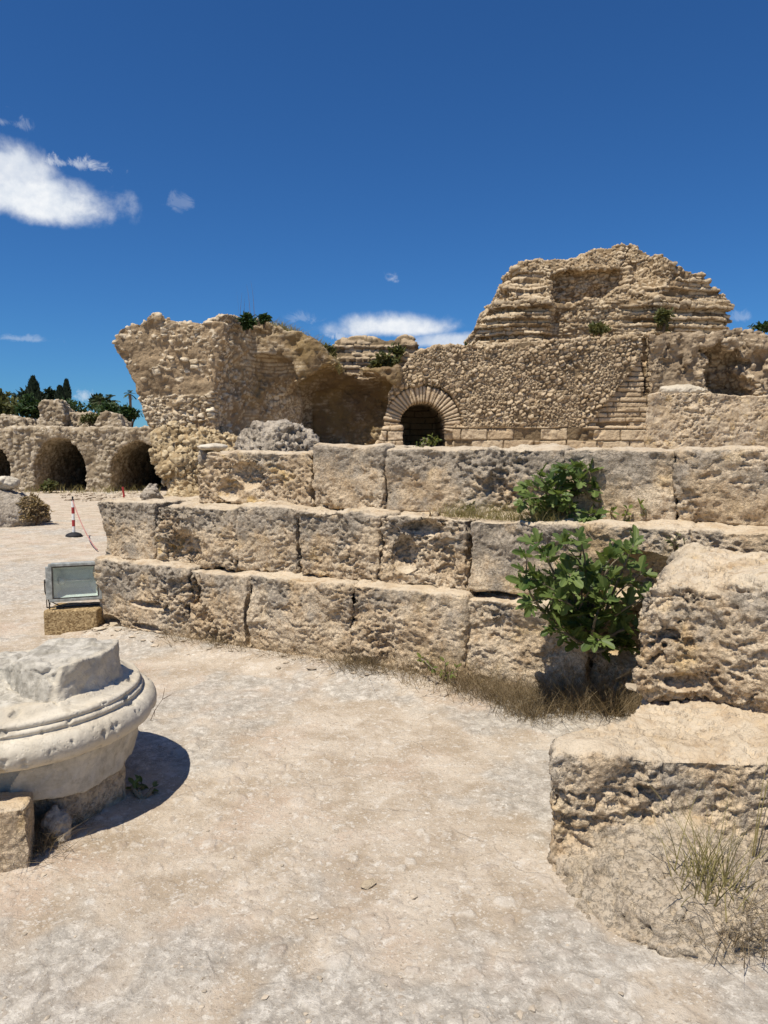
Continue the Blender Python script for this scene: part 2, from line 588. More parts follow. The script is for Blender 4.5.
def mat_plain(name, c, rough=0.6, metal=0.0, var=0.25, sc=30, bump=0.2, spec=0.3):
    m, t = new_mat(name)
    P = t.n('ShaderNodeNewGeometry').outputs['Position']
    n = t.noise(P, sc, 6, 0.65)
    col = t.mix(t.smooth(n, 0.35, 0.7), tuple(x * (1 - var) for x in c), tuple(min(1, x * (1 + var)) for x in c))
    t.out(col, rough, t.bump(n, bump, 0.01), spec, Metallic=metal)
    return m


M_BLOCK = mat_block()
M_RUIN = mat_rubble('rubble_masonry', (0.33, 0.24, 0.145), (0.56, 0.44, 0.285), (0.75, 0.64, 0.47))
M_HIGH = mat_rubble('layered_ruin', (0.24, 0.165, 0.09), (0.44, 0.325, 0.195), (0.64, 0.515, 0.345))
M_YEL = mat_rubble('yellow_rubble', (0.38, 0.275, 0.15), (0.46, 0.35, 0.20), (0.62, 0.50, 0.32))
M_NET = mat_rubble('netted_rubble_facing', (0.23, 0.165, 0.095), (0.45, 0.33, 0.20), (0.60, 0.475, 0.315))
M_BRICK = mat_rubble('coursed_stone', (0.20, 0.145, 0.085), (0.40, 0.295, 0.18), (0.56, 0.44, 0.29))
M_ARC = mat_rubble('arcade_masonry', (0.31, 0.24, 0.155), (0.42, 0.335, 0.225), (0.60, 0.51, 0.38))
M_GREY = mat_grey()
M_MARB = mat_marble()
M_GROUND = mat_ground()
M_FIG = mat_leaf('fig_leaf', (0.05, 0.09, 0.02), (0.23, 0.29, 0.09), 0.3, 0.45)
M_BUSH = mat_leaf('dark_leaf', (0.018, 0.040, 0.012), (0.060, 0.105, 0.028), 0.2, 0.55, 0.5)
M_CYP = mat_leaf('cypress_leaf', (0.010, 0.022, 0.010), (0.030, 0.052, 0.020), 0.1, 0.7, 0.5)
M_PALM = mat_leaf('palm_leaf', (0.05, 0.075, 0.035), (0.12, 0.15, 0.07), 0.15, 0.5, 0.5)
M_OLIVE = mat_leaf('olive_leaf', (0.07, 0.08, 0.025), (0.16, 0.16, 0.06), 0.25, 0.7, 0.5)
M_WEED = mat_leaf('weed_leaf', (0.09, 0.13, 0.025), (0.24, 0.26, 0.06), 0.25, 0.6)
M_DRY = mat_leaf('dry_grass', (0.10, 0.07, 0.038), (0.38, 0.29, 0.17), 0.15, 0.8)
M_DRYG = mat_leaf('half_dry_grass', (0.17, 0.15, 0.05), (0.36, 0.30, 0.13), 0.2, 0.7)
M_STRAW = mat_leaf('straw', (0.20, 0.14, 0.075), (0.46, 0.36, 0.21), 0.2, 0.8)
M_TWIG = mat_plain('dry_twig', (0.16, 0.11, 0.07), 0.9)
M_STEM = mat_plain('stem_bark', (0.22, 0.18, 0.12), 0.9)

# ------------------------------------------------------------------ ground
T_ANG = math.atan2(-2.0, 3.64)
TX, TY = math.cos(T_ANG), math.sin(T_ANG)
A0 = Vector((-2.47, 6.43))


def uv_w(u, v):
    return Vector((A0.x + u * TX - v * TY, A0.y + u * TY + v * TX))


def u_at(px, v=0.0):
    s = (px - CX) / FPX
    ax, ay = A0.x - v * TY, A0.y + v * TX
    return (s * ay - ax) / (TX - s * TY)


def w_uv(X, Y):
    dx, dy = X - A0.x, Y - A0.y
    return dx * TX + dy * TY, -dx * TY + dy * TX


def ground_h(P):
    dist = np.hypot(P[:, 0], P[:, 1])
    near = np.clip(1.4 - dist / 45, 0, 1)
    h = 0.028 * fbm(P, 1.6, 3, 5)
    rk = sst(fbm(P, 1.0, 5, 31, 0.66) + 0.22 * fbm(P, 0.13, 3, 8, 0.65), 0.02, 0.34)
    g1, g2, gi, gt = worley(P * np.array([1, 1, 0]), 0.15, 17, (1.5, 1, 1), tilt=True)
    flake = sst(g2 - g1, 0.0, 0.05) * (gt * 0.9 + 0.6 * gi)
    h = h + rk * (0.006 + 0.008 * fbm(P, 0.14, 5, 41, 0.66)) + 0.004 * flake * sst(fbm(P, 0.7, 3, 19), -0.25, 0.3)
    f1, f2, idd = worley(P * np.array([1, 1, 0]), 0.062, 3, (1, 1, 1))
    chip = sst(f2 - f1, 0.08, 0.25) * (idd > 0.72) * sst(fbm(P, 0.5, 3, 77), -0.15, 0.25)
    h = h + chip * (0.003 + 0.006 * ((idd * 37) % 1))
    h = h + 0.005 * fbm(P, 0.10, 5, 61, 0.65)
    # soil heaped against the foot of the steps
    u, v = w_uv(P[:, 0], P[:, 1])
    h = h + 0.05 * np.exp(-((v + 0.05) / 0.22) ** 2) * (u > -0.2)
    return h * near, rk, chip, (idd * 53) % 1


def build_ground():
    a = np.concatenate([np.linspace(R(-38), R(38), 760), np.linspace(R(38), R(322), 60)[1:-1]])
    r = 0.9 * np.exp(np.arange(0, 1040) * 0.0037)
    r = np.concatenate([[0.02, 0.3, 0.6], r, r[-1] * np.exp(np.arange(1, 46) * 0.08)])
    A, RR = np.meshgrid(a, r, indexing='ij')
    V = np.stack([RR * np.sin(A), RR * np.cos(A), 0 * A], -1).reshape(-1, 3).astype(F32)
    h, rk, chip, tone = ground_h(V)
    V[:, 2] = h
    na, nr = len(a), len(r)
    i, j = np.meshgrid(np.arange(na), np.arange(nr - 1), indexing='ij')
    i2 = (i + 1) % na
    Q = np.stack([i * nr + j, i * nr + j + 1, i2 * nr + j + 1, i2 * nr + j], -1).reshape(-1, 4)[:, ::-1]
    me = mesh_np('ground', V, Q, {'rock': rk, 'chip': chip, 'tone': tone})
    tag(link('ground', me, M_GROUND), None, None, None, 'structure')


build_ground()


def slab_ground(name, pts, z0, z1, mat, res=0.4):
    """a flat raised ground with rough top and upright sides"""
    bm = bmesh.new()
    vs = [bm.verts.new((x, y, z1)) for x, y in pts]
    f = bm.faces.new(vs)
    if f.normal.z < 0:
        f.normal_flip()
    ex = bmesh.ops.extrude_face_region(bm, geom=[f])
    for g in ex['geom']:
        if isinstance(g, bmesh.types.BMVert):
            g.co.z = z0
    bmesh.ops.recalc_face_normals(bm, faces=bm.faces)
    me = bpy.data.meshes.new(name)
    bm.to_mesh(me)
    bm.free()
    o = link(name, me, mat)
    tag(o, None, None, None, 'structure')
    return o


def pxy(px, Y):
    return ((px - CX) / FPX * Y / 1.0, Y)


# raised ground behind the steps and behind the arcade
p0, p1 = uv_w(u_at(235, 0.9), 0.95), uv_w(7.2, 0.95)
slab_ground('terrace', [tuple(p0), tuple(p1), (14, 9), (16, 32), (-4, 32), (-3.9, 18.2), (-2.1, 10)], -0.2, 1.47, M_GROUND)
slab_ground('raised_ground', [(-60, 33.7), (-3, 33.7), (-1.5, 34), (40, 34), (120, 60), (120, 160), (-150, 160), (-150, 33.7)], -0.2, 2.2, M_GROUND)


# ------------------------------------------------------------------ roughening styles
def d_spongy(amp=1.0, seed=0, top_k=0.35, cav=0.05):
    def f(P, N):
        S = P + seed * 3.17
        soft = 1 - (1 - top_k) * sst(N[:, 2], 0.3, 0.8)
        lo = fbm(S, 0.40, 3, seed)
        w = np.stack([fbm(S, 0.2, 2, seed + 5), fbm(S, 0.2, 2, seed + 6), fbm(S, 0.2, 2, seed + 7)], 1) * 0.06
        c = fbm(S + w, 0.10, 4, seed + 1, 0.66, (1.15, 1.15, 0.75))
        hole = sst(c, 0.08, 0.26) * sst(lo, -0.45, 0.05)
        f1, f2, i1, tl = worley(S + w, 0.075, seed + 2, (1.2, 1.2, 0.75), tilt=True)
        f3, f4, i3, tl3 = worley(S + w * .5, 0.036, seed + 8, (1.1, 1.1, 0.8), tilt=True)
        pit = sst(0.56 - f3, 0, 0.12) * (i3 > 0.42) * sst(fbm(S, 0.25, 2, seed + 9), -0.3, 0.15)
        bed = fbm(S, 0.06, 3, seed + 4, 0.55, (5, 5, 0.6))
        fine = fbm(S, 0.028, 3, seed + 3, 0.65)
        rm = 0.30 + 0.70 * sst(fbm(S, 0.55, 3, seed + 30, 0.55, (1.6, 1.6, 0.8)), -0.22, 0.20)
        d = 0.024 * lo + rm * (- 0.85 * cav * hole * (0.35 + 0.65 * sst(lo + 0.25 * fbm(S, .9, 2, seed + 21), -0.2, 0.25)) - 0.024 * pit + 0.010 * bed + 0.015 * fine + (0.020 * tl + 0.007 * tl3) * (0.45 + 0.75 * sst(lo, -0.35, 0.35)))
        up = np.clip((P[:, 2] - P[:, 2].min()) / max(1e-3, np.ptp(P[:, 2])), 0, 1)
        return d * amp * soft, {'up': sst(up, 0.35, 1.0), 'flat': sst(N[:, 2], 0.5, 0.85)}
    return f


def d_rubble(size=0.13, prot=0.07, seed=0, dens=0.75, aniso=(1.25, 1.25, 0.85), rough=0.05, stain=None, densf=None, turn=0.0, flat=True):
    """angular stones set in mortar; fewer and flatter where the face turns away"""
    def f(P, N):
        S = P + seed * 3.17
        wv = np.stack([vnoise(S / (size * .8), seed + 7), vnoise(S / (size * .8) + 9.1, seed + 8), vnoise(S / (size * .8) + 4.7, seed + 9)], 1) * (size * 0.16)
        Sw = S + wv
        if turn:
            ct, st_ = math.cos(turn), math.sin(turn)
            Sw = np.stack([Sw[:, 0] * ct - Sw[:, 2] * st_, Sw[:, 1], Sw[:, 0] * st_ + Sw[:, 2] * ct], 1)
        f1, f2, i, tl = worley(Sw, size, seed, aniso, tilt=True, p4=flat)
        g1, g2, j, tl2 = worley(Sw + 5.3, size * 0.55, seed + 50, aniso, tilt=True, p4=flat)
        small = (sst(fbm(S, 0.5, 2, seed + 12), -0.05, 0.15))          # patches of smaller stones
        r2 = (i * 61) % 1
        e = 0.03 + 0.10 * ((i * 29) % 1)
        body = sst(f2 - f1, e, e + 0.10)
        body2 = sst(g2 - g1, 0.05, 0.16)
        dn = dens if densf is None else densf(P)
        dn = dn - 0.45 * sst(fbm(S, 0.7, 3, seed + 15), 0.18, 0.42)
        have = sst(dn - i, -0.02, 0.02)
        have2 = sst(dn - j, -0.02, 0.02)
        st = body * have * (1 - small) + body2 * have2 * small
        face = 0.6 + 0.4 * np.abs(N[:, 1])
        d = (body * have * (0.25 + 0.75 * r2 + 1.1 * tl) * (1 - small) + body2 * have2 * (0.25 + 0.4 * j + 0.6 * tl2) * small) * prot * face
        d = d + rough * fbm(S, 0.55, 4, seed + 1) + 0.030 * fbm(S, 0.085, 4, seed + 2, 0.68)
        d = d - 0.05 * sst(fbm(S, 0.3, 3, seed + 3), 0.25, 0.5)
        return d, {'stone': st, 'tone': np.where(small > 0.5, (j * 17) % 1, (i * 17) % 1), 'stain': stain(P, N) if stain else np.zeros(len(P), F32)}
    return f


def brick_fn(U, Z, rh, bl, seed, wob=0.02):
    row = np.floor(Z / rh)
    fz = Z / rh - row
    rr = hf(row.astype(np.int64), row.astype(np.int64) * 0, row.astype(np.int64) * 0, seed)
    x = U / bl * (0.75 + 0.6 * rr) + rr * 7.3
    colm = np.floor(x)
    fx = x - colm
    k = hf(row.astype(np.int64), colm.astype(np.int64), colm.astype(np.int64) * 0, seed + 1)
    k2 = hf(row.astype(np.int64), colm.astype(np.int64), colm.astype(np.int64) * 0, seed + 2)
    ez = np.minimum(fz, 1 - fz) * rh
    ex = np.minimum(fx, 1 - fx) * bl
    body = sst(ez, 0.008, 0.022) * sst(ex, 0.006, 0.025)
    return body, k, k2, rr


def d_brick(rh=0.13, bl=0.42, prot=0.06, seed=0, rough=0.05, rowp=0.05, use_y=False, stain=None):
    def f(P, N):
        S = P + seed * 3.17
        wz = 0.035 * fbm(S, 1.2, 2, seed + 4) + 0.015 * fbm(S, 0.2, 2, seed + 6)
        U = np.where(np.abs(N[:, 0]) > 0.75, P[:, 1], P[:, 0])
        body, k, k2, rr = brick_fn(U + 0.03 * fbm(S, 0.2, 2, seed + 7), P[:, 2] + wz, rh, bl, seed)
        body = body * (k2 > 0.14)
        d = body * prot * (0.5 + 0.6 * k) + rowp * (rr - 0.5) + rough * fbm(S, 0.6, 4, seed + 1) + 0.028 * fbm(S, 0.085, 4, seed + 2, 0.68)
        d = d - 0.07 * sst(fbm(S, 0.45, 3, seed + 3), 0.22, 0.5)
        return d, {'stone': body, 'tone': k2, 'stain': stain(P, N) if stain else np.zeros(len(P), F32)}
    return f


def blend(da, db, mask):
    def f(P, N):
        a, aa = da(P, N)
        b, bb = db(P, N)
        m = mask(P, N)
        return a * (1 - m) + b * m, {k: aa[k] * (1 - m) + bb[k] * m for k in aa}
    return f


# ------------------------------------------------------------------ the stepped platform: every block by itself
def step_block(label, pa, pb, v0, depth, z0, z1, seed, grey=0.5, ochre=0.3, h=0.0078, amp=1.0, cav=0.05, chips=(), rr=0.028, ztop=None, gap=-0.002, group=None, u0=None, u1=None, tilt=0.0, name='stone_block'):
    u0 = u_at(pa, v0) if u0 is None else u0
    u1 = u_at(pb, v0) if u1 is None else u1
    c = ((u0 + u1) / 2, v0 + depth / 2, (z0 + z1) / 2)
    hs = ((u1 - u0) / 2 - gap, depth / 2, (z1 - z0) / 2)

    def f(X, Y, Z):
        sh = X.shape[0], Y.shape[1], Z.shape[2]
        Zt = Z + tilt * (X - c[0])
        d = sd_box(X, Y, Zt, c, hs, rr)
        Xb, Yb, Zb = np.broadcast_arrays(X, Y, Z)
        near = np.abs(d) < 0.16
        P = np.stack([Xb[near], Yb[near], Zb[near]], 1)
        nz = 0.05 * fbm(P + seed, 0.30, 4, seed)
        d = d.copy()
        d[near] += nz
        for (cu, cv, cz, ru, rv, rz_) in chips:
            q = -sd_ell(X, Y, Z, (u0 + cu * (u1 - u0), v0 + cv * depth, z0 + cz * (z1 - z0)), (ru, rv, rz_))
            d = np.maximum(d, q)
        return d
    b = ((u0, v0 - 0.08, z0 - 0.02), (u1, v0 + depth, z1 + 0.1))
    o = rock(name, b, h, f, d_spongy(amp, seed, cav=cav), M_BLOCK, None, (A0.x, A0.y, 0), T_ANG)
    tag(o, label, 'stone block', group)
    o['grey'] = grey
    o['ochre'] = ochre
    return o


Z1, Z2, Z3 = 0.63, 1.13, 1.60
G1, G2, G3 = 'blocks of the bottom step', 'blocks of the middle step', 'blocks of the top step'
step_block('crumbling layered block at the left end of the bottom step, beside the floodlight', 93, 186, 0.0, 0.8, -0.1, Z1, 1, 0.6, 0.2, chips=((0.12, 0, 0.15, 0.16, 0.12, 0.12), (0.6, -0.02, 0.52, 0.25, 0.08, 0.03), (0.55, -0.02, 0.25, 0.2, 0.07, 0.025)), group=G1)
step_block('narrow cracked block second from the left in the bottom step, weeds at its foot', 186, 247, 0.02, 0.8, -0.1, Z1 - 0.02, 2, 0.5, 0.2, chips=((0.1, 0, 0.75, 0.06, 0.12, 0.12), (1.0, 0, 0.5, 0.04, 0.1, 0.2)), group=G1)
step_block('smooth pinkish beige block third from the left in the bottom step', 247, 350, -0.01, 0.8, -0.1, Z1, 3, 0.40, 0.15, amp=0.6, cav=0.035, group=G1)
step_block('pale deeply pitted block fourth from the left in the bottom step', 350, 466, 0.0, 0.8, -0.1, Z1 + 0.005, 4, 0.30, 0.2, amp=0.9, group=G1)
step_block('sun-bleached pitted block left of the fig bush in the bottom step', 466, 592, 0.02, 0.8, -0.1, Z1 - 0.01, 5, 0.2, 0.35, amp=0.85, group=G1)
step_block('low hollowed block behind the fig bush at the right end of the bottom step', 592, 740, 0.10, 0.8, -0.1, Z1 - 0.02, 6, 0.3, 0.4, amp=1.1, chips=((0.35, -0.05, 0.8, 0.3, 0.25, 0.2),), group=G1)

step_block('dark weathered block at the left end of the middle step', 98, 153, 0.15, 0.75, Z1 - 0.02, Z2, 11, 0.78, 0.1, chips=((0.0, 0.0, 0.3, 0.05, 0.3, 0.25),), group=G2)
step_block('block with a yellow broken patch, second from the left in the middle step', 153, 236, 0.13, 0.75, Z1 - 0.01, Z2 - 0.01, 12, 0.6, 0.9, chips=((0.35, -0.02, 0.25, 0.2, 0.14, 0.18),), group=G2)
step_block('brown pitted block third from the left in the middle step', 236, 296, 0.15, 0.75, Z1 - 0.01, Z2 + 0.005, 13, 0.6, 0.3, group=G2)
step_block('ridged block with grey crust above an ochre foot, left of the hollowed block', 296, 379, 0.13, 0.75, Z1 - 0.01, Z2, 14, 0.52, 0.5, amp=1.15, group=G2)
step_block('deeply hollowed block with dark cavities in the middle step', 379, 467, 0.14, 0.75, Z1 - 0.01, Z2 - 0.005, 15, 0.5, 0.4, amp=1.2, cav=0.075,
           chips=((0.30, -0.02, 0.45, 0.10, 0.14, 0.13), (0.75, -0.02, 0.32, 0.08, 0.10, 0.17), (0.5, 0, 0.85, 0.17, 0.1, 0.06), (0.55, -0.02, 0.5, 0.24, 0.07, 0.2)), group=G2)
step_block('square-edged block with a broad grey crust, left of the fig bush in the middle step', 467, 578, 0.10, 0.75, Z1 + 0.02, Z2, 16, 0.85, 0.5, amp=0.75, cav=0.03, rr=0.025, group=G2)
step_block('pale block with a scooped face above the fig bush', 578, 692, 0.16, 0.75, Z1 - 0.01, Z2, 17, 0.3, 0.3, chips=((0.55, -0.02, 0.42, 0.27, 0.14, 0.15),), group=G2)
step_block('pale worn block of the middle step seen behind the big pitted boulder', 692, 930, 0.18, 0.85, Z1 - 0.01, Z2, 18, 0.2, 0.2, amp=0.8, rr=0.03, group=G2)

step_block('honey-brown crumbling block at the left end of the top step', 196, 312, 0.46, 0.75, Z2 - 0.02, Z3 - 0.03, 21, 0.30, 0.8, amp=1.3, cav=0.075, chips=((0.0, 0, 1.0, 0.12, 0.3, 0.14), (0.45, -0.02, 0.55, 0.2, 0.1, 0.12), (0.3, -0.02, 0.3, 0.16, 0.1, 0.1)), h=0.010, group=G3)
step_block('small grey-topped block with a pale lower corner in the top step', 312, 383, 0.44, 0.75, Z2 - 0.02, Z3 + 0.015, 22, 0.66, 0.2, h=0.010, amp=0.8, group=G3)
step_block('long grey crusted block in the middle of the top step', 383, 562, 0.46, 0.75, Z2 - 0.02, Z3, 23, 0.72, 0.25, h=0.010, amp=1.1, group=G3)
step_block('block of the top step standing behind the upper fig plant', 562, 677, 0.46, 0.75, Z2 - 0.02, Z3 - 0.005, 24, 0.5, 0.3, h=0.010, group=G3)
step_block('block riddled with holes at the right end of the top step', 677, 860, 0.45, 0.75, Z2 - 0.01, Z3 - 0.01, 25, 0.42, 0.3, h=0.010, amp=1.2, cav=0.07, group=G3)


# big block and the slab it lies on at the right
def poly_block(name, label, pts, z0, z1, seed, h, grey, ochre, amp=1.0, cav=0.05, rr=0.06, lean=0.0, chips=(), cat='stone block', low=0.07, mat=None, disp=None, apron=None):
    P0 = np.array(pts)

    def f(X, Y, Z):
        d2 = sd_poly(X, Y, pts)
        zt = z1 + lean * (X - pts[0][0])
        qz = np.abs(Z - (z0 + zt) / 2) - (zt - z0) / 2 + rr
        q = d2 + rr
        d = np.sqrt(np.maximum(q, 0) ** 2 + np.maximum(qz, 0) ** 2) + np.minimum(np.maximum(q, qz), 0) - rr
        Xb, Yb, Zb = np.broadcast_arrays(X, Y, Z)
        near = np.abs(d) < 0.2
        P = np.stack([Xb[near], Yb[near], Zb[near]], 1)
        d = d.copy()
        d[near] += low * fbm(P + seed, 0.4, 4, seed)
        for c in chips:
            d = np.maximum(d, -sd_ell(X, Y, Z, c[:3], c[3:]))
        if apron:
            e = np.broadcast_to(sd_ell(X, Y, Z, apron[:3], apron[3:]), d.shape)
            e = lowfreq(e, X, Y, Z, 0.035, 0.2, seed + 3, 0.2)
            k = 0.10
            hh = np.clip(0.5 + 0.5 * (e - d) / k, 0, 1)
            d = e * (1 - hh) + d * hh - k * hh * (1 - hh)
            d = np.maximum(d, z0 - Z)
        return d

    def dispa(P, N):
        d, at = d_spongy(amp, seed, 0.65, cav)(P, N)
        m = 1 - sst(sd_ell(P[:, 0], P[:, 1], P[:, 2], apron[:3], apron[3:]), 0.0, 0.07)
        d2, _ = d_spongy(0.75, seed + 1, 0.9, cav=0.03)(P, N)
        k1, k2_, ki, kt = worley(P + 0.02 * vnoise(P / 0.05, 4)[:, None], 0.05, seed + 6, (1.3, 1.3, 1), tilt=True)
        d2 = d2 + 0.020 * kt + 0.008 * sst(k2_ - k1, 0, 0.15) * (ki > .4)
        return d * (1 - m) + d2 * m, {'up': np.maximum(at['up'] * (1 - m), m * 1.5), 'flat': at['flat'] * (1 - m) + 0.3 * m}
    if apron:
        disp = dispa
        P0 = np.vstack([P0, [[apron[0] - apron[3] - .02, apron[1] - apron[4] - .02], [apron[0] + apron[3], apron[1] + apron[4]]]])
    b = ((P0[:, 0].min() - .1, P0[:, 1].min() - .1, z0 - .05), (P0[:, 0].max() + .1, P0[:, 1].max() + .1, z1 + .15 + max(0, lean) * np.ptp(P0[:, 0])))
    o = rock(name, b, h, f, disp or d_spongy(amp, seed, 0.6, cav), mat or M_BLOCK)
    tag(o, label, cat)
    o['grey'] = grey
    o['ochre'] = ochre
    return o


nx_, ny_ = -TY, TX     # away from the camera
C1 = Vector((1.18, 3.34))
bp = [(C1.x, C1.y), (C1.x + 1.9 * TX, C1.y + 1.9 * TY), (C1.x + 1.9 * TX + 1.0 * nx_, C1.y + 1.9 * TY + 1.0 * ny_), (C1.x + 1.05 * nx_, C1.y + 1.05 * ny_)]
poly_block('pitted_boulder', 'big pitted boulder-like block with rounded grey shoulders on the low slab at right', bp, 0.40, 1.04, 31, 0.0065, 0.42, 0.4, 1.05, 0.06, 0.16, -0.0,
           chips=((1.75, 3.0, 0.62, 0.12, 0.1, 0.05), (1.3, 3.2, 0.55, 0.14, 0.12, 0.05)))
C2 = Vector((0.645, 2.72))
sp = [(C2.x, C2.y), (C2.x + 2.3, C2.y - 0.2), (3.6, 4.2), (1.6, 4.0), (1.03, 3.14), (0.69, 2.87)]
poly_block('stone_slab', 'low wide slab with pale top, its pitted front crumbling into a grey slope, nearest at right', sp, -0.15, 0.435, 32, 0.0065, 0.40, 0.25, 1.0, 0.05, 0.03, 0.01,
           chips=((0.62, 2.7, 0.52, 0.12, 0.12, 0.05),), low=0.05, apron=(1.06, 2.62, -0.11, 0.43, 0.48, 0.28))


def mound(name, label, cat, c, r, seed, h, mat, disp, low=0.12, lsz=0.3, zmin=-0.05, cuts=()):
    def f(X, Y, Z):
        d = sd_ell(X, Y, Z, c, r)
        Xb, Yb, Zb = np.broadcast_arrays(X, Y, Z)
        P = np.stack([Xb.ravel(), Yb.ravel(), Zb.ravel()], 1)
        d = d + (low * fbm(P + seed, lsz, 4, seed)).reshape(Xb.shape)
        for q in cuts:
            d = np.maximum(d, q(X, Y, Z))
        return np.maximum(d, zmin - Z)
    b = (tuple(c[k] - r[k] - low for k in range(2)) + (zmin,), tuple(c[k] + r[k] + low for k in range(3)))
    o = rock(name, b, h, f, disp, mat)
    tag(o, label, cat)
    o['grey'] = 0.7
    o['ochre'] = 0.1
    return o


mound('grey_boulder', 'grey conglomerate boulder lying on top of the steps before the ruined vault', 'rock', (-1.29, 9.0, 1.5), (0.56, 0.45, 0.42), 42, 0.018, M_GREY, d_spongy(2.2, 42, 0.9, 0.05), 0.15, 0.35, 1.4)
mound('dark_rock', 'dark weathered rock with a dry shrub beside it at the left edge', 'rock', (-8.15, 15.5, 0.15), (1.0, 0.7, 0.62), 43, 0.03, M_GREY, d_spongy(1.4, 43, 0.8), 0.16, 0.5)
mound('white_stone', 'white rough stone resting on the dark rock at the left edge', 'stone', (-8.05, 15.6, 0.86), (0.32, 0.25, 0.14), 44, 0.02, M_MARB, d_rubble(0.08, 0.02, 44, 0.9), 0.05, 0.2, 0.7)
q = at_y(212, 447, 6.9)
mound('marble_slab', 'small white marble slab lying flat at the left end of the top step', 'stone slab', (q.x, q.y, q.z), (0.135, 0.12, 0.034), 45, 0.007, M_MARB, None, 0.012, 0.1, q.z - 0.035)
q = at_y(209, 456, 6.95)
mound('support_stone', 'dark squarish stone propping the small white marble slab', 'stone', (q.x - 0.01, q.y + .01, q.z - 0.02), (0.09, 0.1, 0.09), 46, 0.008, M_GREY, d_spongy(0.3, 46), 0.03, 0.1, q.z - 0.12)
q = at_z(149, 500, Z2)
q = at_y(148, 496, 6.6)
mound('small_cairn', 'little heap of pale stones on the left end of the middle step', 'stone', (q.x, q.y + 0.1, Z2 + 0.0), (0.07, 0.07, 0.11), 47, 0.007, M_GREY, d_rubble(0.05, 0.02, 47, 0.9), 0.03, 0.06, Z2 - 0.03)


# ------------------------------------------------------------------ ruins behind
def ppx(pts, Y):
    return [(lambda p: (p.x, p.z))(at_y(a, b, Y)) for a, b in pts]


def bounds_of(poly, y0, y1, pad=0.25):
    a = np.array(poly)
    return ((a[:, 0].min() - pad, y0 - pad, a[:, 1].min() - .02), (a[:, 0].max() + pad, y1 + pad, a[:, 1].max() + pad))


# --- left vault fragment
VR = thing('vault_ruin', (-3.5, 19.5, 0.0), 'tall ruined vault of rubble masonry leaning out at left, bushes on its top', 'ruin')
prof1 = ppx([(180, 520), (178, 470), (176, 437), (150, 429), (145, 415), (141, 399), (137, 384), (130, 370), (121, 355), (119, 341), (122, 331), (130, 326), (148, 320),
             (158, 317), (175, 321), (200, 323), (222, 324), (226, 340), (215, 370), (213, 400), (214, 440), (214, 520)], 18.0)


def f_v1(X, Y, Z):
    d = np.maximum(sd_poly(X, Z, prof1), np.maximum(18.0 - Y + 0.10 * np.maximum(0, 3.3 - Z) * 0, Y - 20.6))
    return lowfreq(d, X, Y, Z, 0.16, 0.9, 51)


zA = at_y(0, 395, 18).z
rub_hi = d_rubble(0.135, 0.085, 52, 0.5, (1.35, 1.35, 0.85), 0.10, None, lambda P: np.where(P[:, 2] > zA, 0.48 + 0.4 * fbm(P, 1.1, 3, 5), 1.0))
rock('vault_pier', bounds_of(prof1, 18, 20.6), 0.024, f_v1, rub_hi, M_RUIN, VR)

prof2 = ppx([(196, 520), (196, 335), (228, 330), (262, 326), (285, 331), (305, 339), (322, 348), (336, 361), (342, 372), (360, 374), (398, 372), (400, 400), (396, 520)], 20.5)
xr = lambda px, Y: at_y(px, 448, Y).x
plan2 = [(xr(212, 18.3), 18.3), (xr(300, 21.2), 21.2), (xr(300, 22.4), 22.4), (xr(398, 22.4), 22.4), (xr(400, 24.5), 24.5), (xr(190, 24.5), 24.5), (xr(200, 18.9), 18.9)]
zt = at_y(345, 352, 21.5).z


def f_v2(X, Y, Z):
    d = np.maximum(sd_poly(X, Z, prof2), sd_poly(X, Y, plan2))
    # what is left of the vault curves forward overhead
    over = np.maximum(sd_poly(X, Z, prof2), np.abs(Y - 21.2) - 1.6)
    over = np.maximum(over, xr(238, 20) - X)
    over = np.maximum(over, -(sd_ell(X, Y, Z, (xr(345, 20.5), 20.6, 1.7), (2.2, 2.6, at_y(345, 363, 20.5).z - 1.7))))
    over = np.maximum(over, -(sd_ell(X, Y, Z, (xr(262, 19), 18.6, 1.9), (1.5, 2.4, at_y(262, 343, 19).z - 1.9))))
    d = np.minimum(d, over)
    return lowfreq(d, X, Y, Z, 0.20, 0.7, 53)


jamb_m = lambda P: sst(P[:, 0], xr(262, 20), xr(276, 20)) * (1 - sst(P[:, 0], xr(302, 20), xr(306, 20))) * (1 - sst(P[:, 2], at_y(0, 400, 20).z, at_y(0, 385, 20).z))
stainf = lambda P, N: np.clip((0.55 * sst(P[:, 0], xr(225, 20), xr(262, 20)) + 0.5 * sst(P[:, 0], xr(285, 20), xr(312, 20))) * (0.95 + 0.9 * fbm(P, 0.6, 4, 9)) * (1 - 0.8 * jamb_m(P)), 0, 1)
m2 = lambda P, N: sst(fbm(P, 1.0, 3, 14), -0.1, 0.2) * sst(P[:, 0], xr(225, 19), xr(250, 19))
rock('vault_shell', bounds_of(prof2, 18.3, 24.5), 0.035, f_v2,
     blend(d_rubble(0.13, 0.07, 54, 0.42, rough=0.07, stain=stainf, densf=lambda P: 0.52 + 0.6 * jamb_m(P) + 0.5 * (1 - sst(P[:, 0], xr(215, 19), xr(240, 19)))), d_brick(0.09, 0.4, 0.012, 55, 0.06, 0.02, stain=stainf), lambda P, N: m2(P, N) * (1 - jamb_m(P))), M_RUIN, VR)

prof3 = ppx([(150, 545), (164, 497), (162, 484), (156, 472), (158, 461), (149, 459), (150, 448), (152, 436), (163, 428), (182, 428), (208, 436), (245, 440), (245, 545)], 16.5)


def f_v3(X, Y, Z):
    d = np.maximum(sd_poly(X, Z, prof3), np.maximum(16.4 + 0.55 * np.maximum(0, Z - 0.5) - Y, Y - 19))
    return lowfreq(d, X, Y, Z, 0.28, 0.5, 56)


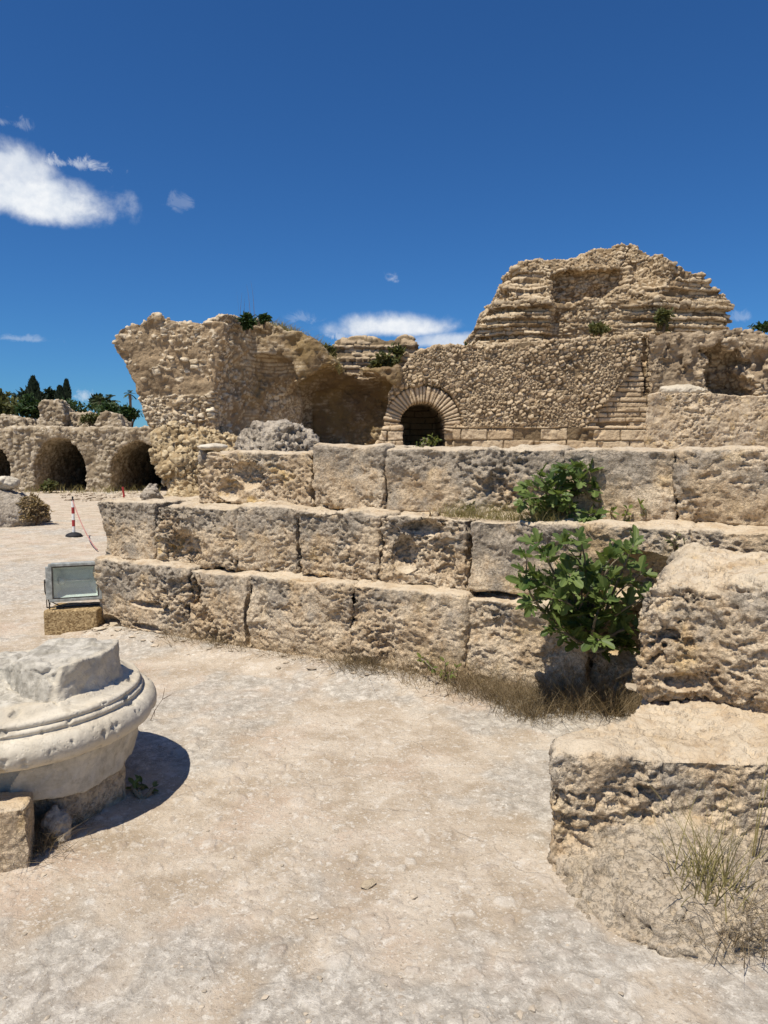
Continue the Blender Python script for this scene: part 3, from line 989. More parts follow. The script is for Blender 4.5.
rock('crumbled_base', bounds_of(prof3, 16.2, 19), 0.025, f_v3, d_rubble(0.12, 0.09, 57, 0.85, (1.2, 1.2, 1), 0.22), M_YEL, VR)

# --- stepped brick wall behind, between the vault and the arch
profc = ppx([(330, 450), (334, 352), (341, 344), (352, 342), (385, 341), (410, 340), (415, 349), (425, 351), (431, 360), (436, 450)], 24.5)


def f_c(X, Y, Z):
    return lowfreq(np.maximum(sd_poly(X, Z, profc), np.maximum(24.5 - Y + 0.25 * np.maximum(0, Z - at_y(0, 365, 24.5).z), Y - 26)), X, Y, Z, 0.12, 0.7, 58)


o = rock('brick_ruin', bounds_of(profc, 24.5, 26), 0.035, f_c, d_brick(0.13, 0.6, 0.06, 59, 0.13, 0.24), M_BRICK)
tag(o, 'broken coursed wall stub behind the vault, under the small white cloud', 'ruin')

# --- wall with the round arch
YW = 20.0
AW = thing('arched_wall', (3.2, 21.3, 1.4), 'netted rubble wall with a round stone arch and brick patch, below the high ruin', 'wall')
profw = ppx([(386, 470), (386, 425), (391, 392), (399, 374), (414, 352), (440, 346), (480, 345), (520, 343), (560, 341), (600, 338), (655, 334), (662, 470)], YW)
ac = at_y(422.5, 425, YW)
r_in = 23.5 / FPX * YW
r_out = 37.5 / FPX * YW
tri = ppx([(586, 427), (600, 408), (622, 384), (640, 358), (652, 348), (652, 427)], YW)
slit = ppx([(642, 336), (652, 336), (652, 392), (644, 392)], YW)
z_ash = at_y(0, 427, YW).z


def f_w(X, Y, Z):
    d = np.maximum(sd_poly(X, Z, profw), np.maximum(YW - Y, Y - 24.6))
    ro = np.sqrt((X - ac.x) ** 2 + (Z - ac.z) ** 2)
    ring = np.where(Z > ac.z, ro - r_out - 0.07, np.abs(X - ac.x) - r_out + 0.15)
    d = np.maximum(d, -np.maximum(ring, Y - YW - 0.16))
    op = np.where(Z > ac.z, ro - r_in - .04, np.abs(X - ac.x) - r_in - .04)
    d = np.maximum(d, -np.maximum(op, Y - YW - 4.2))
    d = np.maximum(d, -np.maximum(sd_poly(X, Z, tri), Y - YW - 0.14))
    d = np.maximum(d, -np.maximum(sd_poly(X, Z, slit), Y - YW - 0.5))
    return lowfreq(d, X, Y, Z, 0.06, 0.8, 61, 0.3)


net = d_rubble(0.125, 0.075, 62, 1.0, (1.2, 1.2, 0.8), 0.07, turn=R(-24))
tri_np = lambda P, N: sst(-sd_poly(P[:, 0], P[:, 2], tri), 0.0, 0.02) * (P[:, 1] < YW + 0.6)
ash = lambda P, N: sst(z_ash - P[:, 2], -0.01, 0.01)
inner = lambda P, N: (P[:, 1] > YW + 0.4).astype(F32)
wall_d = blend(blend(blend(net, d_brick(0.135, 0.7, 0.05, 63, 0.02, 0.04), tri_np), d_brick(0.30, 0.72, 0.05, 64, 0.02, 0.02), ash), d_brick(0.2, 0.9, 0.015, 65, 0.03, 0.03), inner)
rock('rubble_facing', bounds_of(profw, YW, 24.6), 0.021, f_w, wall_d, M_NET, AW)


def f_ring(X, Y, Z):
    ro = np.sqrt((X - ac.x) ** 2 + (Z - ac.z) ** 2)
    d = np.maximum(np.abs(ro - (r_in + r_out) / 2) - (r_out - r_in) / 2, ac.z - 0.18 - Z)
    return np.maximum(d, np.maximum(YW + 0.06 - Y, Y - YW - 0.8))


def d_vous(P, N):
    an = np.arctan2(P[:, 2] - ac.z, P[:, 0] - ac.x)
    nv = 26
    k = an / math.pi * nv + 0.35 * vnoise(np.stack([an * nv / 3.2, 0 * an, 0 * an + .5], 1), 12)
    i = np.floor(k)
    fr = k - i
    rr = np.hypot(P[:, 2] - ac.z, P[:, 0] - ac.x)
    e = np.minimum(fr, 1 - fr) * math.pi / nv * rr
    hh = hf(i.astype(np.int64), i.astype(np.int64), i.astype(np.int64), 5)
    body = sst(e, 0.004, 0.03)
    d = body * (0.02 + 0.03 * hh) + 0.03 * fbm(P, 0.12, 4, 6, 0.65)
    return d, {'stone': body, 'tone': hh * 0.8 + 0.1, 'stain': 0 * e}


M_VOUS = mat_rubble('arch_stone', (0.22, 0.15, 0.08), (0.50, 0.37, 0.23), (0.62, 0.49, 0.33))
rock('arch_ring', ((ac.x - r_out - .1, YW - .1, ac.z - .3), (ac.x + r_out + .1, YW + .9, ac.z + r_out + .1)), 0.022, f_ring, d_vous, M_VOUS, AW)
# the jamb stones under the springing
jl = ppx([(376, 470), (377, 446), (381, 436), (384, 428), (402, 427), (401, 470)], YW)


def f_jamb(X, Y, Z):
    return lowfreq(np.maximum(sd_poly(X, Z, jl), np.maximum(YW - 0.05 - Y, Y - YW - 0.8)), X, Y, Z, 0.05, 0.3, 67)


rock('jamb', bounds_of(jl, YW - .05, YW + .8), 0.024, f_jamb, d_brick(0.26, 0.4, 0.05, 68, 0.03, 0.04), M_VOUS, AW)

# --- high ruin behind the arched wall
YR = 25.0
profr = ppx([(462, 380), (468, 356), (477, 341), (480, 326), (492, 317), (495, 304), (507, 300), (504, 285), (518, 280), (516, 262), (545, 257), (575, 256), (598, 247),
             (622, 241), (641, 244), (654, 256), (670, 262), (688, 272), (704, 275), (709, 286), (728, 293), (731, 302), (731, 330), (736, 380)], YR + 0.5)
planr = [(xr(455, 26.5), 26.5), (xr(500, 25.2), 25.2), (xr(546, 25.0), 25.0), (xr(552, 25.5), 25.5), (xr(636, 25.2), 25.2), (xr(650, 25.0), 25.0), (xr(734, 25.9), 25.9), (xr(738, 30), 30), (xr(470, 30), 30)]
z300, z262 = at_y(0, 300, YR).z, at_y(0, 265, YR).z
hole = ppx([(552, 270), (575, 264), (628, 262), (632, 282), (615, 290), (585, 300), (556, 302)], YR)


def f_r(X, Y, Z):
    d = np.maximum(sd_poly(X, Z, profr), sd_poly(X, Y, planr))
    d = np.maximum(d, (25.0 + (0.45 * np.clip((Z - z300) / 0.8, 0, 1) + 0.30 * np.maximum(0, Z - z300)) * (1 - sst(X, xr(650, 25), xr(665, 25)))) - Y)
    d = np.maximum(d, -np.maximum(sd_poly(X, Z, hole), Y - 26.2))
    return lowfreq(d, X, Y, Z, 0.17, 0.5, 71)


z283 = at_y(0, 284, YR).z
brm = lambda P, N: np.maximum(sst(fbm(P, 0.9, 3, 23, 0.5, (2.5, 2.5, .6)), 0.02, 0.14) * 0.9, 1 - sst(-0.0 + P[:, 2] - z300, 0, .3)) * sst(z300 + 1.1 * (P[:, 0] < xr(545, 25)) + 5 * (P[:, 2] > 0) * (P[:, 0] < 0) + 1.6 * sst(fbm(P, 1.3, 2, 29), 0, .2) + (z283 - z300) * sst(P[:, 0], xr(630, 25), xr(650, 25)) + 0.25 * fbm(P, 1.0, 3, 3) - P[:, 2], -0.15, 0.15) * (1 - sst(P[:, 0], xr(544, 25), xr(552, 25)) * (1 - sst(P[:, 0], xr(612, 25), xr(640, 25))) * 0.8)
o = rock('high_ruin', bounds_of(profr, 25, 30), 0.03, f_r, blend(d_rubble(0.15, 0.09, 72, 0.9, (1.4, 1.4, .7), 0.08), d_brick(0.125, 0.6, 0.05, 73, 0.09, 0.30), brm), M_HIGH)
tag(o, 'highest ruin of layered stone and rubble rising behind the arched wall', 'ruin')

# --- right: pale block and the grey lump on it
YP = 13.0
prp = ppx([(646, 475), (647, 396), (660, 391), (705, 391), (740, 394), (800, 396), (800, 475)], YP)


def f_p(X, Y, Z):
    d = np.maximum(sd_poly(X, Z, prp), np.maximum(YP - Y, Y - 15))
    d = np.maximum(d, (0.355 + 0.9 * (Y - YP) - (X - xr(646, YP)) - 0.355) * 0.75)
    return lowfreq(d, X, Y, Z, 0.10, 0.5, 75)


o = rock('pale_block', bounds_of(prp, YP, 15), 0.018, f_p, d_spongy(0.9, 76, 0.5, 0.06), M_BLOCK)
tag(o, 'wide pale honey block at right, between the top step and the grey masonry lump', 'stone block')
o['grey'] = 0.1
o['ochre'] = 0.45
prg = ppx([(652, 400), (651, 338), (668, 333), (700, 332), (722, 333), (745, 330), (768, 331), (820, 335), (820, 400)], YP + 0.4)
cav_p = ppx([(712, 400), (702, 380), (710, 362), (700, 350), (716, 340), (726, 349), (742, 344), (752, 362), (744, 374), (758, 388), (754, 400)], YP + 0.4)


def f_g(X, Y, Z):
    d = np.maximum(sd_poly(X, Z, prg), np.maximum(YP + 0.3 - Y, Y - 15.5))
    d = np.maximum(d, (0.9 * (Y - YP - .3) - (X - xr(652, YP))) * 0.75)
    d = np.maximum(d, -np.maximum(sd_poly(X, Z, cav_p) + 0.25 * np.maximum(Y - YP - 0.6, 0), Y - YP - 1.1))
    d = np.maximum(d, -np.maximum(xr(742, YP) - X, Y - YP - 0.38 - 0.3 * np.maximum(0, Z - at_y(0, 380, YP).z)))
    return lowfreq(d, X, Y, Z, 0.20, 0.4, 77)


M_GREYR = mat_rubble('grey_core', (0.30, 0.225, 0.145), (0.41, 0.315, 0.205), (0.58, 0.47, 0.325))
sm = lambda P, N: sst(P[:, 0], xr(696, YP), xr(708, YP))
spg = d_spongy(1.2, 78, 0.8)


def d_core(P, N):
    d, _ = spg(P, N)
    return d, {'stone': np.full(len(P), 0.0, F32) + sst(fbm(P, 0.12, 3, 8), 0.0, 0.4) * 0.5, 'tone': np.full(len(P), 0.4, F32), 'stain': np.zeros(len(P), F32)}


o = rock('masonry_lump', bounds_of(prg, YP + .3, 15.5), 0.018, f_g, blend(d_core, d_rubble(0.11, 0.06, 79, 0.85, (1.4, 1.4, .8), 0.06), sm), M_GREYR)
tag(o, 'grey masonry lump with a dark rubble hollow, on the wide pale block at right', 'ruin')
q = at_y(684, 389, YP + 0.12)
mound('lime_patch', 'white lime crust lying on the ledge of the wide pale block', 'stone', (q.x, q.y + 0.1, q.z - 0.02), (0.44, 0.14, 0.10), 48, 0.012, M_MARB, d_spongy(0.4, 48), 0.05, 0.2, q.z - 0.1)

# --- arcade at the far left
YA = 27.0
AR = thing('arcade', (-14, 29.5, 0), 'long low rubble arcade with dark round arches across the back at left', 'arcade')
proa = ppx([(-190, 500), (-190, 430), (-60, 430), (0, 429), (30, 426), (70, 429), (120, 428), (150, 428), (215, 428), (215, 500)], YA)
ARCH = [(-92, 24, 440), (-15, 26, 440), (60, 25.5, 438), (139, 28, 441)]


def f_a(X, Y, Z):
    d = np.maximum(sd_poly(X, Z, proa), np.maximum(YA - Y, Y - 34))
    for (px, hw, top) in ARCH:
        c = at_y(px, 470, YA)
        rx, rz_ = hw / FPX * YA, at_y(px, top, YA).z - c.z
        k = np.where(Z > c.z, (np.sqrt(((X - c.x) / rx) ** 2 + ((Z - c.z) / rz_) ** 2) - 1) * rx, np.abs(X - c.x) - rx)
        d = np.maximum(d, -np.maximum(k, Y - 33.6))
    return lowfreq(d, X, Y, Z, 0.08, 0.8, 81, 0.4)


rock('arcade_wall', bounds_of(proa, YA, 34), 0.045, f_a, d_rubble(0.16, 0.075, 82, 0.8, (1.3, 1.3, .85), 0.07), M_ARC, AR)
for (pts, sd, lab, Y) in [
    ([(38, 432), (40, 404), (44, 400), (58, 400), (63, 412), (64, 432)], 83, 'stubby wall remnant standing on the arcade beside the dark bush', 29.5),
    ([(62, 432), (64, 414), (80, 412), (90, 414), (92, 432)], 84, 'low pale wall fragment on the arcade, right of the stubby remnant', 30.0),
    ([(98, 432), (99, 416), (106, 412), (116, 414), (124, 432)], 85, 'rounded rubble heap on the arcade over the rightmost arch', 29.5),
    ([(-20, 434), (-18, 420), (4, 416), (20, 420), (30, 434)], 86, 'low rubble heap on the arcade at the left edge', 29.5)]:
    pr = ppx(pts, Y)

    def f_s(X, Y_, Z, pr=pr, Y=Y, sd=sd):
        return lowfreq(np.maximum(sd_poly(X, Z, pr), np.maximum(Y - Y_, Y_ - Y - 1.2)), X, Y_, Z, 0.15, 0.5, sd)
    o = rock('wall_fragment', bounds_of(pr, Y, Y + 1.2), 0.045, f_s, d_rubble(0.18, 0.08, sd, 0.7), M_ARC)
    tag(o, lab, 'wall fragment', 'wall remnants on top of the arcade')


# ------------------------------------------------------------------ marble column base
CB = Vector((-1.785, 3.47))
CBT = thing('column_base', (CB.x, CB.y, 0.2), 'broken white marble column base with rounded mouldings, propped on rough stones', 'column base')


def prof_sdf(pts):
    def f(X, Y, Z):
        r = np.sqrt((X - CB.x) ** 2 + (Y - CB.y) ** 2)
        return sd_poly(r, Z, pts)
    return f


tor = [(0, 0.31), (0.585, 0.31), (0.595, 0.322)]
for k in range(13):
    a = -math.pi / 2 + math.pi * k / 12
    tor.append((0.600 + 0.062 * math.cos(a), 0.388 + 0.064 * math.sin(a)))
tor += [(0.590, 0.453), (0.592, 0.458)]
for k in range(7):
    a = -math.pi / 2 + math.pi * k / 6
    tor.append((0.588 + 0.011 * math.cos(a), 0.469 + 0.011 * math.sin(a)))
tor += [(0.585, 0.483)]
for k in range(7):
    a = -math.pi / 2 + math.pi * k / 6
    tor.append((0.572 + 0.014 * math.cos(a), 0.497 + 0.014 * math.sin(a)))
tor += [(0.555, 0.514), (0.53, 0.525), (0.50, 0.55), (0.0, 0.55)]
_ftor = prof_sdf(tor)


def d_marble(amp=1.0, brk=0.0, seed=1):
    def f(P, N):
        d = 0.006 * fbm(P, 0.2, 3, seed) + 0.0022 * fbm(P, 0.03, 3, seed + 1)
        chipm = sst(fbm(P, 0.07, 3, seed + 3), 0.42, 0.6)
        return d * amp - 0.012 * chipm, {'broken': np.clip(brk + chipm * 0.6, 0, 1) * np.ones(len(P), F32)}
    return f


def f_tor(X, Y, Z):
    d = _ftor(X, Y, Z)
    # the upper left of the base is broken away
    d = np.maximum(d, (Z - 0.595 - 0.35 * (X - (CB.x - 0.1))) * 0.8 * 0 + d * 0 - 1)
    return d


_dm = d_marble(0.9, 0.0, 91)


def d_tor(P, N):
    d, at = _dm(P, N)
    r = np.hypot(P[:, 0] - CB.x, P[:, 1] - CB.y)
    b = sst(0.485 + 0.05 * fbm(P, 0.12, 3, 33) - r, 0, 0.03) * (N[:, 2] > 0.3)
    nick = sst(fbm(P, 0.16, 4, 35, 0.6), 0.30, 0.42)
    return d + b * (0.02 * fbm(P, 0.07, 4, 34)) - 0.012 * nick, {'broken': np.clip(at['broken'] + b + 0.8 * nick, 0, 1)}


rock('torus_moulding', ((CB.x - .68, CB.y - .68, .29), (CB.x + .68, CB.y + .68, .57)), 0.0065, f_tor, d_tor, M_MARB, CBT)


def f_drum(X, Y, Z):
    r = np.sqrt((X - CB.x) ** 2 + (Y - CB.y) ** 2)
    Zb = Z + 0 * r
    rad = 0.485 + 0.05 * np.exp(-np.maximum(Zb - 0.51, 0) / 0.03)
    d = np.maximum(r - rad, np.maximum(0.49 - Zb, Zb - 0.69))
    # broken front: a plane facing the camera, a slope falling to the left, a broken back
    d = np.maximum(d, (-(Y - (CB.y - 0.26)) - 0.22 * (X - CB.x) + 0.30 * (Zb - 0.55)) * 0.9)
    d = np.maximum(d, (Zb - 0.69 - 0.55 * (X - (CB.x + 0.14))) * 0.87)
    d = np.maximum(d, (Y - (CB.y + 0.10) - 0.15 * (X - CB.x)) * 0.95)
    d = np.maximum(d, (-(Y - (CB.y - 0.20)) - 1.1 * (X - (CB.x + 0.10)) + 0.2 * (Zb - 0.55)) * 0.67)
    return lowfreq(d, X, Y, Z, 0.016, 0.12, 92, 0.2)


def d_drum(P, N):
    r = np.hypot(P[:, 0] - CB.x, P[:, 1] - CB.y)
    b = sst(0.47 - r, 0, 0.015)
    w = worley(P, 0.13, 93, (1, 1, 1), tilt=True)
    d = 0.006 * fbm(P, 0.10, 4, 94) + 0.004 * fbm(P, 0.025, 3, 98) + (0.012 * (w[2] - 0.5) * sst(w[1] - w[0], 0.0, 0.06) + 0.010 * w[3]) * b
    return d, {'broken': 0.35 + 0.65 * b}


rock('broken_shaft', ((CB.x - .57, CB.y - .57, .48), (CB.x + .57, CB.y + .57, .73)), 0.0065, f_drum, d_drum, M_MARB, CBT)


def f_low(X, Y, Z):
    r = np.sqrt((X - CB.x) ** 2 + (Y - CB.y) ** 2)
    rad = 0.535 + 0.045 * np.clip((Z - 0.11) / 0.20, 0, 1)
    d = np.maximum(r - rad, np.maximum(0.130 + 0.05 * np.clip((CB.x + 0.35 - X), 0, 1) - Z, Z - 0.315))
    # left front spalled back under the torus
    d = np.maximum(d, np.minimum((CB.y - 0.47 - Y), (CB.x + 0.22 - X + 0.6 * (Z - 0.24))))
    return lowfreq(d, X, Y, Z, 0.03, 0.25, 95, 0.2)


rock('plinth', ((CB.x - .62, CB.y - .62, .10), (CB.x + .62, CB.y + .62, .35)), 0.0075, f_low, lambda P, N: (0.008 * fbm(P, 0.08, 4, 96), {'broken': 0.25 + 0.3 * sst(fbm(P, 0.3, 3, 97), -0.2, 0.4)}), M_MARB, CBT)
KB = 0.954
for o in [CBT] + list(CBT.children):
    w0 = Vector(o.location) if o is CBT else Vector(o.location) + old_base
    if o is CBT:
        old_base = Vector(o.location)
    w1 = Vector((w0.x * KB, w0.y * KB, EYE - (EYE - w0.z) * KB - 0.04))
    if o is CBT:
        o.location = w1
        new_base = w1
    else:
        o.data.transform(Matrix.Scale(KB, 4))
        o.location = w1 - new_base
poly_block('prop_stone', 'brown rough stone in shade propping the marble column base', [(-1.75, 2.93), (-1.35, 2.99), (-1.16, 3.26), (-1.3, 3.6), (-1.8, 3.6)], -0.05, 0.205, 97, 0.0075, 0.5, 0.1, 0.6, 0.02, 0.03, low=0.04)
poly_block('prop_block', 'squared tan block at the lower left edge before the column base', [(-1.85, 2.56), (-1.355, 2.70), (-1.40, 2.86), (-1.92, 2.88)], -0.05, 0.24, 98, 0.0065, 0.3, 0.5, 0.4, 0.01, 0.02, low=0.02)
mound('mortar_lump', 'small pale mortar lump wedged under the column base beside the tan block', 'stone', (-1.345, 2.93, 0.03), (0.06, 0.05, 0.10), 99, 0.006, M_GREY, d_spongy(0.35, 99, 0.8, 0.02), 0.012, 0.06)


# ------------------------------------------------------------------ small mesh tools
class MB:
    def __init__(self):
        self.bm = bmesh.new()

    def box(self, c, s, rot=(0, 0, 0), bev=0.0):
        r = bmesh.ops.create_cube(self.bm, size=1.0)
        vs = r['verts']
        bmesh.ops.scale(self.bm, vec=s, verts=vs)
        if bev > 0:
            es = list({e for v in vs for e in v.link_edges})
            rb = bmesh.ops.bevel(self.bm, geom=es, offset=bev, segments=2, affect='EDGES', profile=0.5)
            vs = list({v for f in rb['faces'] for v in f.verts} | {v for v in vs if v.is_valid})
        M = Matrix.Translation(c) @ Euler(rot).to_matrix().to_4x4()
        bmesh.ops.transform(self.bm, matrix=M, verts=vs)
        return self

    def tube(self, pts, r, n=8, cap=True):
        pts = [Vector(p) for p in pts]
        rs = r if isinstance(r, (list, tuple)) else [r] * len(pts)
        rings = []
        for i, p in enumerate(pts):
            d = (pts[min(i + 1, len(pts) - 1)] - pts[max(i - 1, 0)]).normalized()
            a = d.cross(Vector((0, 0, 1)) if abs(d.z) < 0.9 else Vector((1, 0, 0))).normalized()
            b = d.cross(a)
            rings.append([self.bm.verts.new(p + (a * math.cos(2 * math.pi * k / n) + b * math.sin(2 * math.pi * k / n)) * rs[i]) for k in range(n)])
        for i in range(len(rings) - 1):
            for k in range(n):
                self.bm.faces.new((rings[i][k], rings[i][(k + 1) % n], rings[i + 1][(k + 1) % n], rings[i + 1][k]))
        if cap:
            self.bm.faces.new(rings[0])
            self.bm.faces.new(rings[-1][::-1])
        return self

    def lathe(self, prof, c=(0, 0, 0), n=24):
        rings = []
        for (r, z) in prof:
            rings.append([self.bm.verts.new((c[0] + r * math.cos(2 * math.pi * k / n), c[1] + r * math.sin(2 * math.pi * k / n), c[2] + z)) for k in range(n)])
        for i in range(len(rings) - 1):
            for k in range(n):
                self.bm.faces.new((rings[i][k], rings[i][(k + 1) % n], rings[i + 1][(k + 1) % n], rings[i + 1][k]))
        self.bm.faces.new(rings[0][::-1])
        self.bm.faces.new(rings[-1])
        return self

    def face(self, pts):
        self.bm.faces.new([self.bm.verts.new(p) for p in pts])
        return self

    def build(self, name, mat, parent=None, loc=(0, 0, 0), smooth=False, rz=0.0):
        bmesh.ops.recalc_face_normals(self.bm, faces=self.bm.faces)
        me = bpy.data.meshes.new(name)
        self.bm.to_mesh(me)
        self.bm.free()
        if smooth:
            me.polygons.foreach_set('use_smooth', [True] * len(me.polygons))
        return link(name, me, mat, parent, loc, rz)


# ------------------------------------------------------------------ floodlight on its concrete block
M_CONC, tt = new_mat('aggregate_concrete')
Pq = tt.n('ShaderNodeNewGeometry').outputs['Position']
vv = tt.n('ShaderNodeSeparateColor', None, Color=tt.voro(Pq, 75, 'F1', 1, 'Color')).outputs[0]
cc = tt.mix(vv, (0.20, 0.13, 0.06), (0.52, 0.38, 0.20))
tt.out(cc, 0.9, tt.bump(tt.math('ADD', vv, tt.noise(Pq, 60, 4)), 0.8, 0.01), 0.1)
M_MET = mat_plain('weathered_aluminium', (0.40, 0.41, 0.37), 0.55, 0.35, 0.3, 25, 0.1)
M_MET2 = mat_plain('dark_bracket_steel', (0.07, 0.06, 0.05), 0.6, 0.4, 0.3, 40, 0.1)
M_REFL = mat_plain('dull_reflector', (0.80, 0.84, 0.80), 0.6, 0.0, 0.1, 12, 0.1)
M_LAMP = mat_plain('white_ceramic', (0.8, 0.8, 0.76), 0.4, 0, 0.05)
M_GLASS, tg = new_mat('dusty_glass')
bs = tg.n('ShaderNodeBsdfGlass', None, Color=(0.93, 0.97, 0.95), Roughness=0.02, IOR=1.2)
df = tg.n('ShaderNodeBsdfDiffuse', None, Color=(0.55, 0.56, 0.50))
tp = tg.n('ShaderNodeBsdfTransparent', None, Color=(0.92, 0.95, 0.93))
gl = tg.n('ShaderNodeBsdfGlossy', None, Color=(1, 1, 1), Roughness=0.05)
mx1 = tg.n('ShaderNodeMixShader', None, i0=0.06, i1=tp.outputs[0], i2=gl.outputs[0])
mx2 = tg.n('ShaderNodeMixShader', None, i0=0.08, i1=mx1.outputs[0], i2=df.outputs[0])
og = tg.n('ShaderNodeOutputMaterial')
tg.t.links.new(mx2.outputs[0], og.inputs[0])

pb = at_z(66, 634, 0.0)
PC = Vector((pb.x + 0.02, pb.y + 0.20, 0))
PED_RZ = R(4)
o = rock('concrete_block', ((-0.24, -0.2, -0.04), (0.24, 0.2, 0.21)), 0.0075, lambda X, Y, Z: sd_box(X, Y, Z, (0, 0, 0.085), (0.225, 0.18, 0.118), 0.012),
         lambda P, N: 0.005 * fbm(P, 0.05, 3, 3), M_CONC, None, (PC.x, PC.y, 0.0), PED_RZ)
tag(o, 'brown aggregate concrete block carrying the floodlight', 'concrete block')
FL = thing('floodlight', (PC.x - 0.0, PC.y + 0.0, 0.203), 'grey rectangular floodlight with a glass front, on the concrete block by the steps', 'floodlight', None, R(20))
# local frame: front faces -y
FWd, FHt = 0.40, 0.31
zc = 0.08 + FHt / 2
mb = MB()
fr, bk = -0.10, 0.12


def quadring(bm, a, b):
    va = [bm.verts.new(p) for p in a]
    vb = [bm.verts.new(p) for p in b]
    for k in range(4):
        bm.faces.new((va[k], va[(k + 1) % 4], vb[(k + 1) % 4], vb[k]))
    return va, vb


def rect(w, h, y, dz=0.0):
    return [(-w / 2, y, zc - h / 2 + dz), (w / 2, y, zc - h / 2 + dz), (w / 2, y, zc + h / 2 + dz), (-w / 2, y, zc + h / 2 + dz)]


va, vb = quadring(mb.bm, rect(FWd, FHt, fr + 0.01), rect(FWd, FHt, 0.05))
vc, vd = quadring(mb.bm, rect(FWd, FHt, 0.05), rect(FWd * 0.8, FHt * 0.72, bk))
mb.bm.faces.new(vd)
bmesh.ops.remove_doubles(mb.bm, verts=mb.bm.verts, dist=0.0005)
mb.build('housing', M_MET, FL)
mb = MB()
for (cx_, cz_, sx_, sz_) in ((0, zc + FHt / 2, FWd + 0.03, 0.026), (0, zc - FHt / 2, FWd + 0.03, 0.026), (-FWd / 2 - 0.012, zc, 0.050, FHt - 0.026), (FWd / 2, zc, 0.026, FHt - 0.026)):
    mb.box((cx_, fr, cz_), (sx_, 0.03, sz_), bev=0.004)
mb.build('frame', M_MET, FL)
mb = MB()
va, vb = quadring(mb.bm, rect(FWd - 0.03, FHt - 0.03, fr + 0.012), rect(FWd * 0.55, FHt * 0.5, 0.05))
mb.bm.faces.new(vb)
mb.build('reflector', M_REFL, FL)
mb = MB()
for (cx_, cz_, sx_, sz_) in ((0, zc + FHt / 2 - 0.018, FWd - 0.028, 0.009), (0, zc - FHt / 2 + 0.018, FWd - 0.028, 0.009), (-FWd / 2 + 0.018, zc, 0.009, FHt - 0.05), (FWd / 2 - 0.018, zc, 0.009, FHt - 0.05)):
    mb.box((cx_, fr - 0.010, cz_), (sx_, 0.006, sz_))
mb.build('gasket', M_MET2, FL)
MB().box((0, fr - 0.004, zc), (FWd - 0.028, 0.005, FHt - 0.028)).build('glass', M_GLASS, FL)
mb = MB().tube([(-0.10, -0.02, zc), (0.13, -0.02, zc)], 0.011, 10)
lamp_t = mb.build('lamp_tube', M_LAMP, FL, smooth=True)
MB().tube([(-0.14, -0.02, zc), (-0.13, -0.02, zc), (-0.10, -0.02, zc), (-0.085, -0.02, zc)], [0.02, 0.032, 0.03, 0.014], 12).build('lamp_socket', M_LAMP, FL, smooth=True)
mb = MB()
for s in (-1, 1):
    mb.box((s * (FWd / 2 + 0.044), 0.0, 0.005 + zc * 0.5), (0.006, 0.03, zc), bev=0.001)
mb.box((0, 0.0, 0.004), (FWd + 0.094, 0.03, 0.006), bev=0.001)
mb.tube([(-FWd / 2 - 0.016, -0.09, 0.006), (-FWd / 2 - 0.016, -0.10, zc - FHt / 2)], 0.006, 6)
mb.tube([(-FWd / 2 - 0.016, -0.10, zc - FHt / 2), (-FWd / 2 + 0.10, -0.07, 0.006)], 0.005, 6)
mb.build('bracket', M_MET2, FL)
for s in (-1, 1):
    mb = MB().tube([(s * (FWd / 2 + 0.0), 0.0, zc), (s * (FWd / 2 + 0.06), 0.0, zc)], 0.018, 10)
    mb.build('bolt', M_MET2, FL)
ob = MB().tube([(-FWd / 2 - .01, 0.03, zc + 0.03), (-FWd / 2 - 0.06, 0.05, zc), (-FWd / 2 - 0.06, 0.06, zc - 0.10), (-FWd / 2 - 0.02, 0.04, 0.02)], 0.006, 6).build('cable', M_MET2, FL, smooth=True)

# ------------------------------------------------------------------ striped barrier post
M_RED = mat_plain('red_plastic', (0.36, 0.04, 0.04), 0.5, 0, 0.15)
M_WHT = mat_plain('white_plastic', (0.78, 0.77, 0.74), 0.5, 0, 0.1)
M_BLK = mat_plain('black_rubber', (0.02, 0.02, 0.022), 0.7, 0, 0.3)
M_PNK = mat_plain('faded_red_tape', (0.46, 0.22, 0.18), 0.6, 0, 0.2)
bpz = at_z(74, 537, 0.0)
BP = thing('barrier_post', (bpz.x, bpz.y, 0.0), 'red and white striped barrier post on a black round foot', 'barrier post')
MB().lathe([(0.145, 0), (0.145, 0.03), (0.12, 0.06), (0.05, 0.085), (0.03, 0.09)]).build('foot', M_BLK, BP, smooth=True)
for k in range(5):
    MB().tube([(0, 0, 0.08 + k * 0.115), (0, 0, 0.08 + (k + 1) * 0.115 - 0.001)], 0.027, 12).build('stripe', M_WHT if k % 2 == 0 else M_RED, BP, smooth=False)
MB().lathe([(0.028, 0.655), (0.02, 0.675), (0.012, 0.70), (0.018, 0.72), (0.010, 0.735)], n=12).build('cap', M_BLK, BP)
pts = []
e0, e1 = Vector((bpz.x, bpz.y, 0.67)), Vector((-4.45, 11.4, 0.02))
for k in range(15):
    s = k / 14
    p = e0.lerp(e1, s)
    p.z -= 0.45 * s * (1 - s)
    p.z = max(p.z, 0.03)
    pts.append(p - e0)
o = MB().tube(pts, 0.009, 5).build('sagging_cord', M_PNK, None, e0)
tag(o, 'faded red cord sagging from the striped barrier post to the ground', 'cord')
q = at_y(122, 498, 21)
o = MB().tube([(0, 0, 0), (0.05, 0.02, 0.25), (0.02, 0.03, 0.5)], 0.03, 6).build('red_marker', M_RED, None, (q.x, q.y, 0.0))
tag(o, 'small red marker on the ground before the rightmost dark arch', 'marker')


# ------------------------------------------------------------------ plants
def rvec(s=1.0):
    return Vector((random.gauss(0, 1), random.gauss(0, 1), random.gauss(0, 1))) * s


